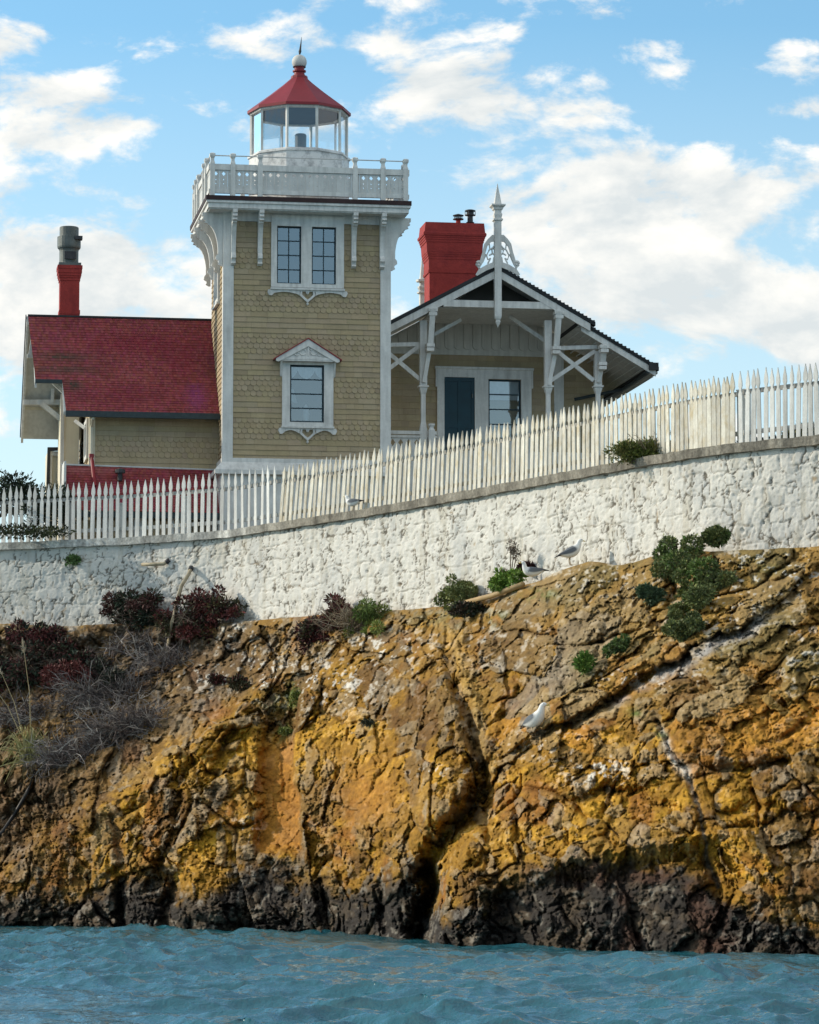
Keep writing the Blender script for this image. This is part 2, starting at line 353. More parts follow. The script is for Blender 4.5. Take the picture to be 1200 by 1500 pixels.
# right side: the overhanging upper blocks above a rising fault, veins and cracks, the undercut at the sea
fx = [(730, 1108), (780, 1080), (830, 1053), (900, 1012), (960, 978), (1010, 958), (1100, 905), (1150, 872), (1215, 820), (1400, 700)]
fy = interp(Xw, fx); dd = Yw - fy; on = sstep(700, 770, X)
m += .45 * on * sstep(-46, -4, dd) * (1 - sstep(-3, 2, dd))
m -= .52 * on * np.exp(-((dd - 6) / 9) ** 2) * np.clip(interp(X, [(700, .3), (780, .7), (850, 1), (1000, 1), (1040, .5), (1130, .35), (1220, .6)]) + .8 * fbm(np.stack([X / 30, Y / 30, X * 0], -1), 3, 83), 0, 1.1)
m += .30 * on * sstep(8, 40, dd) * (1 - sstep(60, 200, dd))
for c, a, wd in (([(965, 1062), (1000, 1120), (1022, 1190), (1036, 1260), (1052, 1318)], .35, 5), ([(893, 1158), (940, 1150), (985, 1180), (1010, 1215)], .35, 6), ([(704, 1050), (712, 1190), (716, 1232)], .6, 5),
                 ([(860, 1170), (905, 1152)], .45, 8), ([(1040, 1120), (1100, 1130), (1160, 1112)], .4, 8), ([(1070, 1190), (1120, 1180), (1180, 1200)], .35, 7), ([(1150, 1080), (1190, 1060)], .3, 6), ([(880, 1260), (900, 1190)], .25, 6),
                 ([(760, 1010), (740, 1060), (735, 1100)], .5, 10), ([(800, 880), (830, 960), (820, 1010)], .3, 7), ([(900, 900), (880, 960)], .25, 6)):
    m -= a * np.exp(-(segd(Xw, Yw, c) / wd) ** 2)
roof = interp(Xw, [(690, 1335), (720, 1305), (780, 1275), (840, 1262), (880, 1266), (930, 1240), (970, 1246), (1040, 1222), (1075, 1240), (1120, 1280), (1160, 1310), (1300, 1320)]) + 14 * fbm(np.stack([X / 26, Y * 0, X * 0], -1), 4, 87)
m += .25 * sstep(-70, -8, Yw - roof) * (1 - sstep(-8, 0, Yw - roof)) * sstep(680, 740, X)
m -= .80 * sstep(-6, 30, Yw - roof) * sstep(690, 740, X) * (1 - .8 * sstep(1055, 1120, Xw))
m += .5 * np.exp(-((Xw - 680) / 45) ** 2 - ((Yw - 1350) / 45) ** 2)
m += .7 * np.exp(-((Xw - 330) / 60) ** 2 - ((Yw - 1330) / 40) ** 2)
# rock noise, sampled in world space on the smooth form
base = P(X, Y, D - m)
pr = base * np.array([1, .28, 1])
def rock(p, sc, seed):
    sc = np.array(sc)
    w_ = p + .38 * np.stack([fbm(p * .6, 4, seed + 41), fbm(p * .6, 4, seed + 45), fbm(p * .6, 4, seed + 49)], -1)
    h1, i1, e1 = blocks(w_ * .50 * sc, seed + 101, .95, .05, .25)
    w2 = w_ + .16 * np.stack([fbm(p * 2.2, 4, seed + 51), fbm(p * 2.2, 4, seed + 55), fbm(p * 2.2, 4, seed + 59)], -1)
    h2, i2, e2 = blocks(w2 * 1.25 * sc + 3.1 * i1[..., None], seed + 131, 1.1, .06, .15)
    w3 = w2 + .05 * np.stack([fbm(p * 7, 3, seed + 71), fbm(p * 7, 3, seed + 75), fbm(p * 7, 3, seed + 79)], -1)
    h3, i3, e3 = blocks(w3 * 2.9 * sc + 5.3 * i2[..., None], seed + 161, 1.15, .09, .25)
    h4, i4, e4 = blocks(w3 * 6.6 * sc, seed + 191, 1.2, .12, .35)
    h5, i5, e5 = blocks(w3 * 15. * sc, seed + 231, 1.2, .15, .3)
    rg = ridged(w_ * 1.0 * sc, 6, seed + 200)
    cr = np.exp(-(e2 / .055) ** 2) * sstep(.0, .28, fbm(p * 1.1, 4, seed + 220)) * .26 + np.exp(-(e1 / .030) ** 2) * sstep(-.05, .3, fbm(p * .8, 3, seed + 225)) * .34 + np.exp(-(e3 / .08) ** 2) * sstep(.0, .3, fbm(p * 1.9, 3, seed + 228)) * .10
    rough = .65 + .7 * sstep(-.25, .3, fbm(p * .9, 3, seed + 240))
    return .46 * h1 + .27 * h2 + (.185 * h3 + .098 * h4 + .046 * h5) * rough + .17 * rg - cr, i1, i2, i3, w_
a = radians(31); R = np.array([[cos(a), 0, sin(a)], [0, 1, 0], [-sin(a), 0, cos(a)]])
nA_, i1, i2, i3, pw = rock(pr, (1.0, 1., .82), 0)
nB_, j1, j2, j3, pw2 = rock(pr @ R.T, (.72, 1., 1.2), 1000)
tilt_m = sstep(760, 900, X + .25 * (Y - 900)) * (1 - sstep(1010, 1180, Y)) * .9 + .10
sw_ = tilt_m + .35 * fbm(pr * .5, 2, 77) > .5
bl = np.clip(tilt_m, 0, 1)
n0 = nA_ + (nB_ - nA_) * bl
i2 = np.where(sw_, j2, i2); i3 = np.where(sw_, j3, i3)
rg2 = ridged(pr * 5.2, 5, 230)
wp3 = pr + .22 * np.stack([fbm(pr * 2.2, 3, 61), fbm(pr * 2.2, 3, 63), fbm(pr * 2.2, 3, 67)], -1)
ff1, ff2, fi, fo = voro(wp3 * np.array([2.3, 2.3, 2.9]), 300)
tf2 = voro(wp3 * np.array([5.2, 5.2, 6.4]), 340)[0]
taf = np.clip(ff1, 0, .85)
zz = base[..., 2]
W_taf = np.clip(sstep(960, 1060, Y) * (1 - sstep(1290, 1350, Y)) * (.62 + .8 * fbm(pr * .45, 2, 71)), 0, 1)
soft = sstep(372, 392, Xw) * (1 - sstep(-4, 6, Xw - left_e)) * sstep(1060, 1100, Yw) * (1 - sstep(1235, 1265, Yw))
soft = np.maximum(soft, np.exp(-((Xw - 540) / 55) ** 2 - ((Yw - 1165) / 50) ** 2))
n = n0 + .05 * rg2
n = n * (1 - .25 * W_taf) + W_taf * (.34 * (taf - .4) + .13 * (np.clip(tf2, 0, .8) - .4) + .09 * rg2)
n = n * (1 - .62 * soft)
fadeT = sstep(0, .05, q) * .85 + .15
m2 = n * fadeT
D = D - m - m2
D[q > 1.02] += 0
# first rows run back under the wall
back_rows = 5
CV = P(X, Y, D)
for k in range(back_rows):
    f = 1 - k / back_rows
    CV[k] = P(gx, Y[back_rows], D[back_rows] + (Dw + .9 - D[back_rows]) * f)
    CV[k, :, 2] += -.10 * f + .05 * np.sin(gx / 9) * f * (1 - f) * 4
def cliff_D(x, y):
    c = int(np.argmin(np.abs(gx - x))); r = int(np.clip(np.searchsorted(Y[:, c], y), back_rows, NR - 1)); return float(D[r, c])
def on_cliff(x, y, out=0.): return P(x, y, cliff_D(x, y) - out)

# colour: iron-stained ochre rock, pale veins, lichen greys on top, black tidal band
def C3(a): return np.array(a, float)
ochre, gold, brown, tan_, grey, dark, white, rust = map(C3, ((.305, .155, .015), (.49, .262, .024), (.135, .066, .017), (.32, .205, .062), (.215, .18, .125), (.070, .048, .034), (.56, .54, .49), (.27, .105, .016)))
def mixc_(c, d, f): return c + (d - c) * np.clip(f, 0, 1)[..., None]
nA = fbm(pr * .7, 4, 401); nB = fbm(pr * 1.9, 4, 411); nC = fbm(pr * 6., 3, 421); nD = fbm(pr * 14, 2, 431)
c = np.broadcast_to(ochre, CV.shape).copy()
c = mixc_(c, gold, sstep(-.14, .30, nB + .5 * nC))
c = mixc_(c, rust, sstep(.12, .4, fbm(pr * 1.1, 4, 441)) * .8)
c = mixc_(c, brown, sstep(.02, .36, -nA + .35 * nB + .5 * (i2 - .5) + .25 * nC) * .9)
c = mixc_(c, tan_, sstep(.62, .8, i2 + .25 * nC) * (.35 + .5 * sstep(760, 900, X) * (1 - sstep(980, 1120, Y))))
c = mixc_(c, grey, sstep(.70, .86, i3 + .2 * nB) * .55)
ub = sstep(640, 820, X) * (1 - sstep(1040, 1160, Y))          # fractured upper right: blocks of several stones
c = mixc_(c, C3((.46, .205, .026)), ub * (np.abs(i2 - .28) < .10) * .8)
c = mixc_(c, C3((.33, .235, .115)), ub * (np.abs(i2 - .52) < .09) * .8)
c = mixc_(c, C3((.235, .215, .185)), ub * (np.abs(i2 - .72) < .05) * .7)
topm = 1 - sstep(.02, .30, q + .12 * nB)
right = sstep(720, 900, X)
c = mixc_(c, grey * .95, topm * (.20 + .50 * sstep(.0, .3, nC + nB)) * (1 - .45 * right))
c = mixc_(c, tan_ * .9, right * (1 - sstep(.25, .5, q + .1 * nB)) * .55)
olive = C3((.19, .145, .05))
c = mixc_(c, olive, right * sstep(.0, .3, fbm(pr * .8, 3, 451)) * (1 - sstep(960, 1120, Y)) * .7)
# dark soil under the left-hand scrub
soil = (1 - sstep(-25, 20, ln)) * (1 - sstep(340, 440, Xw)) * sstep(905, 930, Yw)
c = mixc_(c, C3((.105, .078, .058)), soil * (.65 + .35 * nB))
c = mixc_(c, C3((.105, .055, .022)), (1 - sstep(60, 200, X)) * sstep(1080, 1150, Y) * .45)  # darker brown over the low rock at the left edge
# guano / quartz white, in flecks and along the veins
fl = sstep(.20, .34, nC * .7 + .5 * nD + .22 * (i3 - .5))
wz = np.zeros_like(X)
for (x0, y0, sx_, sy_, am) in ((470, 1000, 90, 34, .75), (560, 950, 70, 30, .7), (350, 930, 40, 30, .8), (380, 990, 40, 30, .9), (370, 1215, 30, 14, .95), (890, 850, 120, 30, .45), (1130, 840, 110, 34, .95), (1060, 900, 70, 40, .55), (955, 990, 70, 16, .9), (880, 1130, 50, 20, .9), (800, 1090, 60, 22, .5), (640, 1130, 40, 8, .6), (1180, 960, 40, 60, .5), (740, 930, 60, 60, .35), (300, 985, 50, 24, .6), (780, 1080, 22, 12, .5), (60, 930, 60, 16, .6)):
    wz = np.maximum(wz, am * np.exp(-((X - x0) / sx_) ** 2 - ((Y - y0) / sy_) ** 2))
c = mixc_(c, white, fl * np.clip(wz * 1.3 + .10, 0, 1) * .85)
c = mixc_(c, C3((.34, .32, .30)), on * np.exp(-((dd - 12) / 10) ** 2) * sstep(880, 930, X) * (1 - sstep(1090, 1180, X)) * sstep(-.25, .1, nB))
c = mixc_(c, white * .85, np.exp(-(segd(Xw, Yw, [(968, 1070), (985, 1105), (1005, 1140)]) / 6) ** 2) * .85)
c = mixc_(c, white * .6, np.exp(-(segd(Xw, Yw, [(1005, 1140), (1022, 1190), (1036, 1260), (1046, 1300)]) / 2.6) ** 2) * .6)
c = mixc_(c, tan_ * 1.25, np.exp(-(segd(Xw, Yw, [(668, 930), (690, 1000), (702, 1060), (714, 1130)]) / 9) ** 2) * .6)
c = mixc_(c, C3((.40, .175, .026)), soft * .8)
# green lichen and moss
gm = np.zeros_like(X)
for (x0, y0, sx_, sy_, am) in ((430, 1020, 10, 22, 1.), (415, 1072, 12, 10, .9), (405, 1030, 30, 20, .4), (925, 1047, 12, 5, 1.), (965, 1075, 14, 6, .9), (790, 868, 30, 8, .7), (730, 905, 20, 12, .5), (860, 975, 20, 20, .4), (540, 1060, 8, 8, .6), (640, 905, 50, 12, .35), (1100, 830, 50, 10, .3)):
    gm = np.maximum(gm, am * np.exp(-((Xw - x0) / sx_) ** 2 - ((Yw - y0) / sy_) ** 2))
c = mixc_(c, C3((.085, .125, .022)), gm * sstep(-.3, .1, nC) * .9)
# black tidal zone
yb = interp(X, [(-140, 1302), (100, 1306), (160, 1292), (200, 1276), (260, 1300), (300, 1306), (340, 1270), (390, 1254), (430, 1272), (500, 1296), (560, 1290), (600, 1272), (625, 1310), (660, 1330), (720, 1305), (800, 1262), (900, 1250), (1000, 1250), (1050, 1275), (1100, 1305), (1200, 1340), (1400, 1340)])
wet = sstep(-18, 26, Y - yb - 2 - 8 * sstep(720, 820, X) + 30 * nB + 22 * nC + 10 * (i3 - .5))
wc = mixc_(np.broadcast_to(C3((.032, .026, .022)), CV.shape), C3((.080, .058, .038)), sstep(-.1, .4, nB + .4 * nC))
wc = mixc_(wc, C3((.20, .18, .15)), sstep(.25, .5, nC + .3 * nD + .3 * np.exp(-((X - 640) / 50) ** 2) + .25 * np.exp(-((X - 320) / 60) ** 2)) * .6)
wc = mixc_(wc, C3((.085, .040, .026)), sstep(.0, .35, fbm(pr * 1.3, 3, 461)) * sstep(700, 800, X) * .7)
c = c * (1 - wet[..., None]) + wc * wet[..., None]
c *= (1 + .40 * nD + .25 * nC + .18 * (i3 - .5))[..., None]
c = np.clip(c, .01, .8)
rockm = mat('weathered_rock', (.3, .2, .1), rough=.85, var=.16, scale=5., spec=.2, bump=.9, bscale=16., vcol=True, vdet=(30., .30))
me = fastmesh('cliff', CV, [grid_faces(NR, len(gx))[:, ::-1]], c.reshape(-1, 3), smooth=True)
tag(link('cliff', me, rockm), 'rocky ochre sea cliff with a black tidal band at the water', kind='structure')

# ================================================================== whitewashed retaining wall
rw = empty('retaining_wall', (float(WP[150, 0]), float(WP[150, 1]), 6.0))
tag(rw, 'long curved whitewashed rubble stone wall standing on the cliff top', 'wall')
def wall_sheet():
    px = np.concatenate([np.arange(-390, -60, 4.), np.arange(-60, 1262, 1.5), np.arange(1264, 1590, 3.)])
    s = s_of_px(px); zs = np.linspace(5.4, ZT - .19, 200)
    nrm, al = wall_n(s); xy = wall_at(s)
    S = np.broadcast_to(s[None, :], (len(zs), len(s))); Z = np.broadcast_to(zs[:, None], S.shape)
    p = np.stack([S, Z, S * 0], -1)
    pp = p + .10 * np.stack([fbm(p * 2.2, 3, 501), fbm(p * 2.2, 3, 505), S * 0], -1)
    row = np.floor(pp[..., 1] / .40)
    q2 = p + .16 * np.stack([fbm(p * 3.1, 4, 511), fbm(p * 3.1, 4, 515), S * 0], -1)
    f1, f2, ci, of = voro(np.stack([q2[..., 0] * 2.7 + row * .37, q2[..., 1] * 2.5, S * 0 + .5], -1), 520)
    ed = f2 - f1
    a_ = (ci * 7.3) % 1 - .5; b2_ = (ci * 17.9) % 1 - .5
    zc_ = pp[..., 1] + .05 * fbm(p * np.array([.8, .1, 1]), 3, 517)
    crs = np.abs((zc_ / .40) % 1 - .5) * .80                          # distance to the bed joints
    bed = (1 - sstep(.012, .05, .40 - crs)) * sstep(-.25, .2, fbm(p * np.array([1.6, 3., 1]), 3, 518))
    h = .012 * sstep(.0, .14, ed) + .014 * (ci - .5) + .030 * (a_ * of[..., 0] + b2_ * of[..., 1]) - .022 * bed
    crk = ridged(q2 * np.array([4.6, 2.9, 1]), 4, 551)               # scraggy trowel ridges and cracks
    h = h + .022 * fbm(p * 1.3, 3, 531) + .017 * fbm(p * np.array([7., 4., 1]), 5, 541) - .022 * sstep(.5, .9, crk) + .010 * ridged(p * np.array([13, 9, 1]), 3, 556)
    g1, g2, gi, go = voro(q2 * np.array([3.6, 2.7, 1]), 561)
    pit = (gi > .84) * (1 - sstep(.10, .24, g1))
    h = h - .055 * pit
    k1, k2, ki, ko = voro(p * np.array([8.5, 4.2, 1]) + .5 * fbm(p * 4, 3, 571)[..., None], 581)
    hole = (ki > .82) * (1 - sstep(.08, .19, k1))
    h = h - .06 * hole
    line = sstep(.74, .94, crk) * sstep(-.2, .25, fbm(p * 1.7, 3, 575))
    flat = 1 - .45 * (1 - sstep(0, 300, np.broadcast_to(px[None, :], S.shape)))
    h = h * flat
    v = np.stack([xy[None, :, 0] + nrm[None, :, 0] * (h - .02), xy[None, :, 1] + nrm[None, :, 1] * (h - .02), Z], -1)
    cc_ = np.broadcast_to(C3((.66, .645, .60)), v.shape).copy()
    st = fbm(p * np.array([1.1, .8, 1]), 4, 591)
    cc_ = mixc_(cc_, C3((.55, .55, .53)), sstep(-.05, .35, st) * .8)
    cc_ = mixc_(cc_, C3((.50, .47, .40)), sstep(.15, .45, fbm(p * np.array([5., 1.2, 1]), 4, 601)) * .6)
    cc_ = mixc_(cc_, C3((.21, .20, .175)), line * .85)
    l1, l2, li, lo = voro(np.stack([q2[..., 0] * 4.2, q2[..., 1] * 2.6, S * 0 + .5], -1) + .35 * fbm(p * 6, 3, 576)[..., None], 577)
    stroke = (1 - sstep(.045, .10, l2 - l1)) * sstep(-.06, .08, fbm(p * np.array([3.4, 2.4, 1]), 3, 578))
    cc_ = mixc_(cc_, C3((.125, .11, .085)), stroke * .92)
    h = h - .03 * stroke * flat
    v[..., 0] -= nrm[None, :, 0] * .016 * stroke; v[..., 1] -= nrm[None, :, 1] * .016 * stroke
    cc_ = mixc_(cc_, C3((.30, .28, .24)), bed * sstep(.05, .3, fbm(p * 2.7, 3, 579)) * .7)
    bare = np.clip(pit * sstep(-.15, .15, fbm(p * 2.5, 3, 611)) + hole * .9, 0, 1)
    cc_ = mixc_(cc_, C3((.12, .095, .065)), bare * .95)
    cc_ = mixc_(cc_, C3((.26, .21, .15)), (ed < .035) * sstep(.12, .32, fbm(p * 3.1, 3, 621)) * .75)
    cc_ = mixc_(cc_, C3((.36, .26, .15)), (gi < .05) * (1 - sstep(.12, .25, g1)) * .8)
    low = 1 - sstep(6.6, 7.5, Z + .4 * st)
    cc_ = mixc_(cc_, C3((.45, .40, .32)), low * .45)
    return fastmesh('wall_face', v - np.array(rw.location), [grid_faces(len(zs), len(s))], cc_.reshape(-1, 3), smooth=True)
limem = mat('whitewash', (.8, .8, .8), rough=.9, var=.07, scale=2.5, spec=.1, bump=.5, bscale=16., vcol=True, vdet=(26., .07))
link('wall_face', wall_sheet(), limem, rw)
def strip(name, off0, off1, z0, z1, m, parent, jag=.0, px0=-390, px1=1590, st=6.):
    px = np.arange(px0, px1, st); s = s_of_px(px); nrm, al = wall_n(s); xy = wall_at(s)
    j = jag * vnoise(np.stack([s * 3, s * 0, s * 0], -1), 71); k = jag * vnoise(np.stack([s * 4, s * 0 + 4, s * 0], -1), 72)
    rings = []
    for o_, z in ((off0, z0), (off0 + .01, z1), (off1, z1 + .012), (off1, z0)):
        rings.append(np.stack([xy[:, 0] + nrm[:, 0] * (o_ + (j if o_ == off0 or o_ == off0 + .01 else 0)), xy[:, 1] + nrm[:, 1] * (o_ + (j if o_ in (off0, off0 + .01) else 0)), z + k], -1))
    v = np.stack(rings, 0); n_ = len(px)
    i = np.arange(n_ - 1); fs = []
    for r in range(4):
        r2 = (r + 1) % 4
        fs.append(np.stack([r * n_ + i, r * n_ + i + 1, r2 * n_ + i + 1, r2 * n_ + i], -1))
    return link(name, fastmesh(name, v - np.array(parent.location), [np.concatenate(fs)], None, False), m, parent)
copem = mat('old_concrete', (.36, .34, .29), rough=.92, var=.35, scale=2.6, spec=.15, bump=.9, bscale=10., vcol=True, streak=.35, vdet=(13., .45))
cpo = strip('coping', .12, -.55, ZT - .20, ZT, copem, rw, jag=.012, st=3.)
_px = np.arange(-390, 1590, 3.); _n = len(_px)
_f = sstep(470, 300, _px + 40 * vnoise(np.stack([_px / 22, _px * 0, _px * 0], -1), 701)) * .8
_c = C3((.27, .25, .21)) + (C3((.60, .60, .57)) - C3((.27, .25, .21))) * _f[:, None]
_c = _c * (1 + .35 * vnoise(np.stack([_px / 7, _px * 0, _px * 0 + 3], -1), 705))[:, None]
_a = cpo.data.color_attributes.new('Col', 'FLOAT_COLOR', 'POINT'); _q = np.ones((4 * _n, 4), np.float32); _q[:, :3] = np.tile(_c, (4, 1)); _a.data.foreach_set('color', _q.ravel())
# ground behind the wall
gm_ = mat('ground_soil', (.12, .10, .06), rough=.95, var=.3, scale=2., bump=.4)
px = np.arange(-390, 1590, 20.); s = s_of_px(px); nrm, al = wall_n(s); xy = wall_at(s)
rows = []
for o_, z in ((-.5, ZT - .06), (-2.5, ZT - .02), (-6, ZT)):
    rows.append(np.stack([xy[:, 0] + nrm[:, 0] * o_, xy[:, 1] + nrm[:, 1] * o_, 0 * s + z], -1))
rows.append(np.stack([xy[:, 0] * 1.25, np.full(len(s), 128.), 0 * s + ZT - .05], -1))
rows.append(np.stack([xy[:, 0] * 1.3, np.full(len(s), 140.), 0 * s - 2.], -1))
tag(link('ground', fastmesh('ground', np.stack(rows, 0), [grid_faces(5, len(s))], None, True), gm_), kind='structure')

# ================================================================== water
yy = np.concatenate([np.arange(30, 46, .06), np.arange(46, 72, .09), np.arange(72, 100, .2)])
xx = np.arange(-16, 16.01, .052)
XX, YY = np.meshgrid(xx, yy)
wr = np.random.default_rng(5)
H = np.zeros_like(XX); HX = np.zeros_like(XX); HY = np.zeros_like(XX)
for k in range(140):
    lam = .17 * (4.0 / .17) ** wr.random(); kk = 2 * pi / lam
    th = radians(250) + wr.normal(0, .62); ph = wr.random() * 2 * pi
    am = .0070 * lam ** .82
    arg = kk * (XX * cos(th) + YY * sin(th)) + ph + .7 * vnoise(np.stack([XX / (lam * 2.3), YY / (lam * 2.3), XX * 0 + k], -1), k)
    H += am * np.cos(arg); HX -= .95 * am * cos(th) * np.sin(arg); HY -= .95 * am * sin(th) * np.sin(arg)
shore = np.interp(XX[0], P(gx, ysh, Dsh)[:, 0][np.argsort(P(gx, ysh, Dsh)[:, 0])], Dsh[np.argsort(P(gx, ysh, Dsh)[:, 0])])[None, :]
gust = .95 + .9 * fbm(np.stack([XX / 5, YY / 7, XX * 0], -1), 2, 91)
H *= gust
edge = sstep(16, 13.5, np.abs(XX)) * sstep(30, 31.5, YY) * sstep(100, 96, YY)
H *= edge; HX *= edge; HY *= edge
calm = 1 - .45 * sstep(10, 1, shore - YY)
H *= calm
wv = np.stack([XX + HX, YY + HY, H * 1.0], -1)
foam = sstep(.30, .42, H + .07 * fbm(np.stack([XX * 2.2, YY * 1.2, XX * 0], -1), 3, 95)) * .0
crest = .0 * sstep(.17, .23, H) * sstep(.15, .40, fbm(np.stack([XX * 2.5, YY * 1.6, XX * 0], -1), 3, 95))
lap = np.exp(-((shore - YY - .5) / .8) ** 2) * sstep(.10, .35, fbm(np.stack([XX * 1.6, YY * 2.0, XX * 0], -1), 4, 97)) * sstep(0, 4, XX) * .6
fo_ = np.clip(np.maximum(crest, lap), 0, 1)
wcol = np.stack([fo_, fo_, fo_], -1)
nr, nc = XX.shape
wm = bpy.data.materials.new('sea_water'); t, b, o = nt(wm); N = t.nodes.new; L = t.links.new
at = N('ShaderNodeAttribute'); at.attribute_name = 'Col'; mx = N('ShaderNodeMix'); mx.data_type = 'RGBA'
mx.inputs[6].default_value = (.020, .112, .145, 1); mx.inputs[7].default_value = (.72, .76, .76, 1)
tcn = N('ShaderNodeTexCoord'); fn = N('ShaderNodeTexNoise'); fn.inputs['Scale'].default_value = 9; fn.inputs['Detail'].default_value = 6; L(tcn.outputs['Object'], fn.inputs['Vector'])
fm = N('ShaderNodeMath'); fm.operation = 'MULTIPLY'; fr = N('ShaderNodeMapRange'); fr.inputs[1].default_value = .42; fr.inputs[2].default_value = .6; L(fn.outputs[0], fr.inputs[0])
L(at.outputs['Fac'], fm.inputs[0]); L(fr.outputs[0], fm.inputs[1]); L(fm.outputs[0], mx.inputs[0]); L(mx.outputs[2], b.inputs['Base Color'])
ra = N('ShaderNodeMath'); ra.operation = 'MULTIPLY_ADD'; L(fm.outputs[0], ra.inputs[0]); ra.inputs[1].default_value = .5; ra.inputs[2].default_value = .06; L(ra.outputs[0], b.inputs['Roughness'])
b.inputs['IOR'].default_value = 1.6
bn = N('ShaderNodeTexNoise'); bn.inputs['Scale'].default_value = 5.5; bn.inputs['Detail'].default_value = 5; bn.inputs['Roughness'].default_value = .6; L(tcn.outputs['Object'], bn.inputs['Vector'])
bp = N('ShaderNodeBump'); bp.inputs['Strength'].default_value = .6; bp.inputs['Distance'].default_value = .05; bn.inputs['Scale'].default_value = 9.; bn.inputs['Detail'].default_value = 3; L(bn.outputs[0], bp.inputs['Height']); L(bp.outputs[0], b.inputs['Normal'])
# the surrounding sea joins the chop's flat rim
B = 6000.
ov = [(-B, -B, 0), (B, -B, 0), (B, B, 0), (-B, B, 0), (-16, 30, 0), (16, 30, 0), (16, 100, 0), (-16, 100, 0)]
nv = nr * nc
i00, i10, i11, i01 = 0, nc - 1, nr * nc - 1, (nr - 1) * nc
of_ = [(nv, nv + 1, nv + 5, nv + 4), (nv + 1, nv + 2, nv + 6, nv + 5), (nv + 2, nv + 3, nv + 7, nv + 6), (nv + 3, nv, nv + 4, nv + 7)]
wmesh = fastmesh('water', np.concatenate([wv.reshape(-1, 3), np.array(ov)]), [grid_faces(nr, nc), np.array(of_)], np.concatenate([wcol.reshape(-1, 3), np.zeros((8, 3))]), True)
tag(link('water', wmesh, wm), kind='structure')
# ================================================================== the lighthouse (tower, keeper's wing, porch house: one building)
TH = radians(9.0); GZ = 10.4
O3 = P(328, 672, 97.0)
UV = np.array([cos(TH), sin(TH), 0]); WV = np.array([-sin(TH), cos(TH), 0])
BO = np.array([O3[0], O3[1], GZ])
def Lc(x, y, w):
    """where the sight line of photo point (x, y) meets the building's plane at depth w: (u, z)"""
    r = ray(x, y); k = (WV @ (BO - CAM) + w) / (WV @ r); p = CAM + r * k - BO
    return float(UV @ p), float(p[2])
def U(x, y, w): return Lc(x, y, w)[0]
def Zc(x, y, w): return Lc(x, y, w)[1]
def pp(mb, pts, w, d):
    """outline traced on plane w, built to depth d"""
    return mb.prism([Lc(x, y, w) for x, y in pts], w, w + d)
def rc(mb, x0, y0, x1, y1, w, d):
    xm, ym = (x0 + x1) / 2, (y0 + y1) / 2
    return mb.box((U(x0, ym, w), w, Zc(xm, y1, w)), (U(x1, ym, w), w + d, Zc(xm, y0, w)))
def bm_(mb, x0, y0, x1, y1, w, px, d):
    a = Lc(x0, y0, w); b_ = Lc(x1, y1, w)
    return mb.beam((a[0], w + d / 2, a[1]), (b_[0], w + d / 2, b_[1]), px * .0197, d)
LH = empty('lighthouse', BO, TH)
tag(LH, 'tan shingled lighthouse tower with red roofed lantern joined to keeper\'s wing and gabled porch', 'lighthouse')
white = mat('white_trim', (.71, .70, .67), rough=.6, var=.14, scale=1.8, spec=.25, streak=.26, vdet=(14., .07))
tanm = mat('tan_shingle', (.37, .28, .155), rough=.8, var=.10, scale=1.3, spec=.15, streak=.08, vcol=True, vdet=(22., .08))
redroof = mat('red_roof_shingle', (.3, .03, .05), rough=.85, var=.22, scale=1.1, spec=.15, vcol=True, vdet=(20., .18))
redpaint = mat('red_brick_paint', (.34, .045, .040), rough=.75, var=.2, scale=1.6, spec=.2, col2=(.26, .035, .035), bump=.3, bscale=20, vdet=(9., .14))
redmetal = mat('red_metal_paint', (.25, .020, .028), rough=.5, var=.14, scale=2., spec=.4, streak=.1)
darkroof = mat('dark_roof_edge', (.035, .038, .042), rough=.8, var=.3, scale=4.)
redbrown = mat('deck_edge_paint', (.045, .024, .024), rough=.7, var=.3, scale=4.)
gutterm = mat('gutter_paint', (.035, .050, .055), rough=.5, var=.3, scale=5.)
sashm = mat('sash_paint', (.020, .045, .060), rough=.5, var=.2)
doorm = mat('blue_door_paint', (.006, .040, .058), rough=.4, var=.25, scale=3.)
steel = mat('flue_steel', (.135, .150, .145), rough=.5, var=.3, scale=4., metal=.15, streak=.2)
ironm = mat('dark_iron', (.05, .05, .055), rough=.6, var=.3, scale=6.)
greyp = mat('aged_grey_paint', (.62, .62, .60), rough=.6, var=.15, scale=3., streak=.15)
drumm = mat('peeling_drum_paint', (.74, .74, .73), rough=.6, var=.06, scale=2., col2=(.30, .31, .32))
lensm = mat('lens_housing', (.10, .11, .12), rough=.3, var=.2, scale=6, spec=.5)
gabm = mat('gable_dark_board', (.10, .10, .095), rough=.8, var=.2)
ceilm = mat('lantern_ceiling_paint', (.055, .075, .10), rough=.8, var=.2)
roomskym = mat('room_sky_tint', (.045, .11, .18), rough=.9, var=.2)  # room tinted blue to imitate sky reflected in the panes
lacem = mat('lace_curtain', (.62, .66, .68), rough=.9, var=.12, scale=9)
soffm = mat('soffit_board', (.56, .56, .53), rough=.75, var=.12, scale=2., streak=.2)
creamm = mat('cream_wall', (.70, .64, .50), rough=.75, var=.08, scale=2., streak=.1)
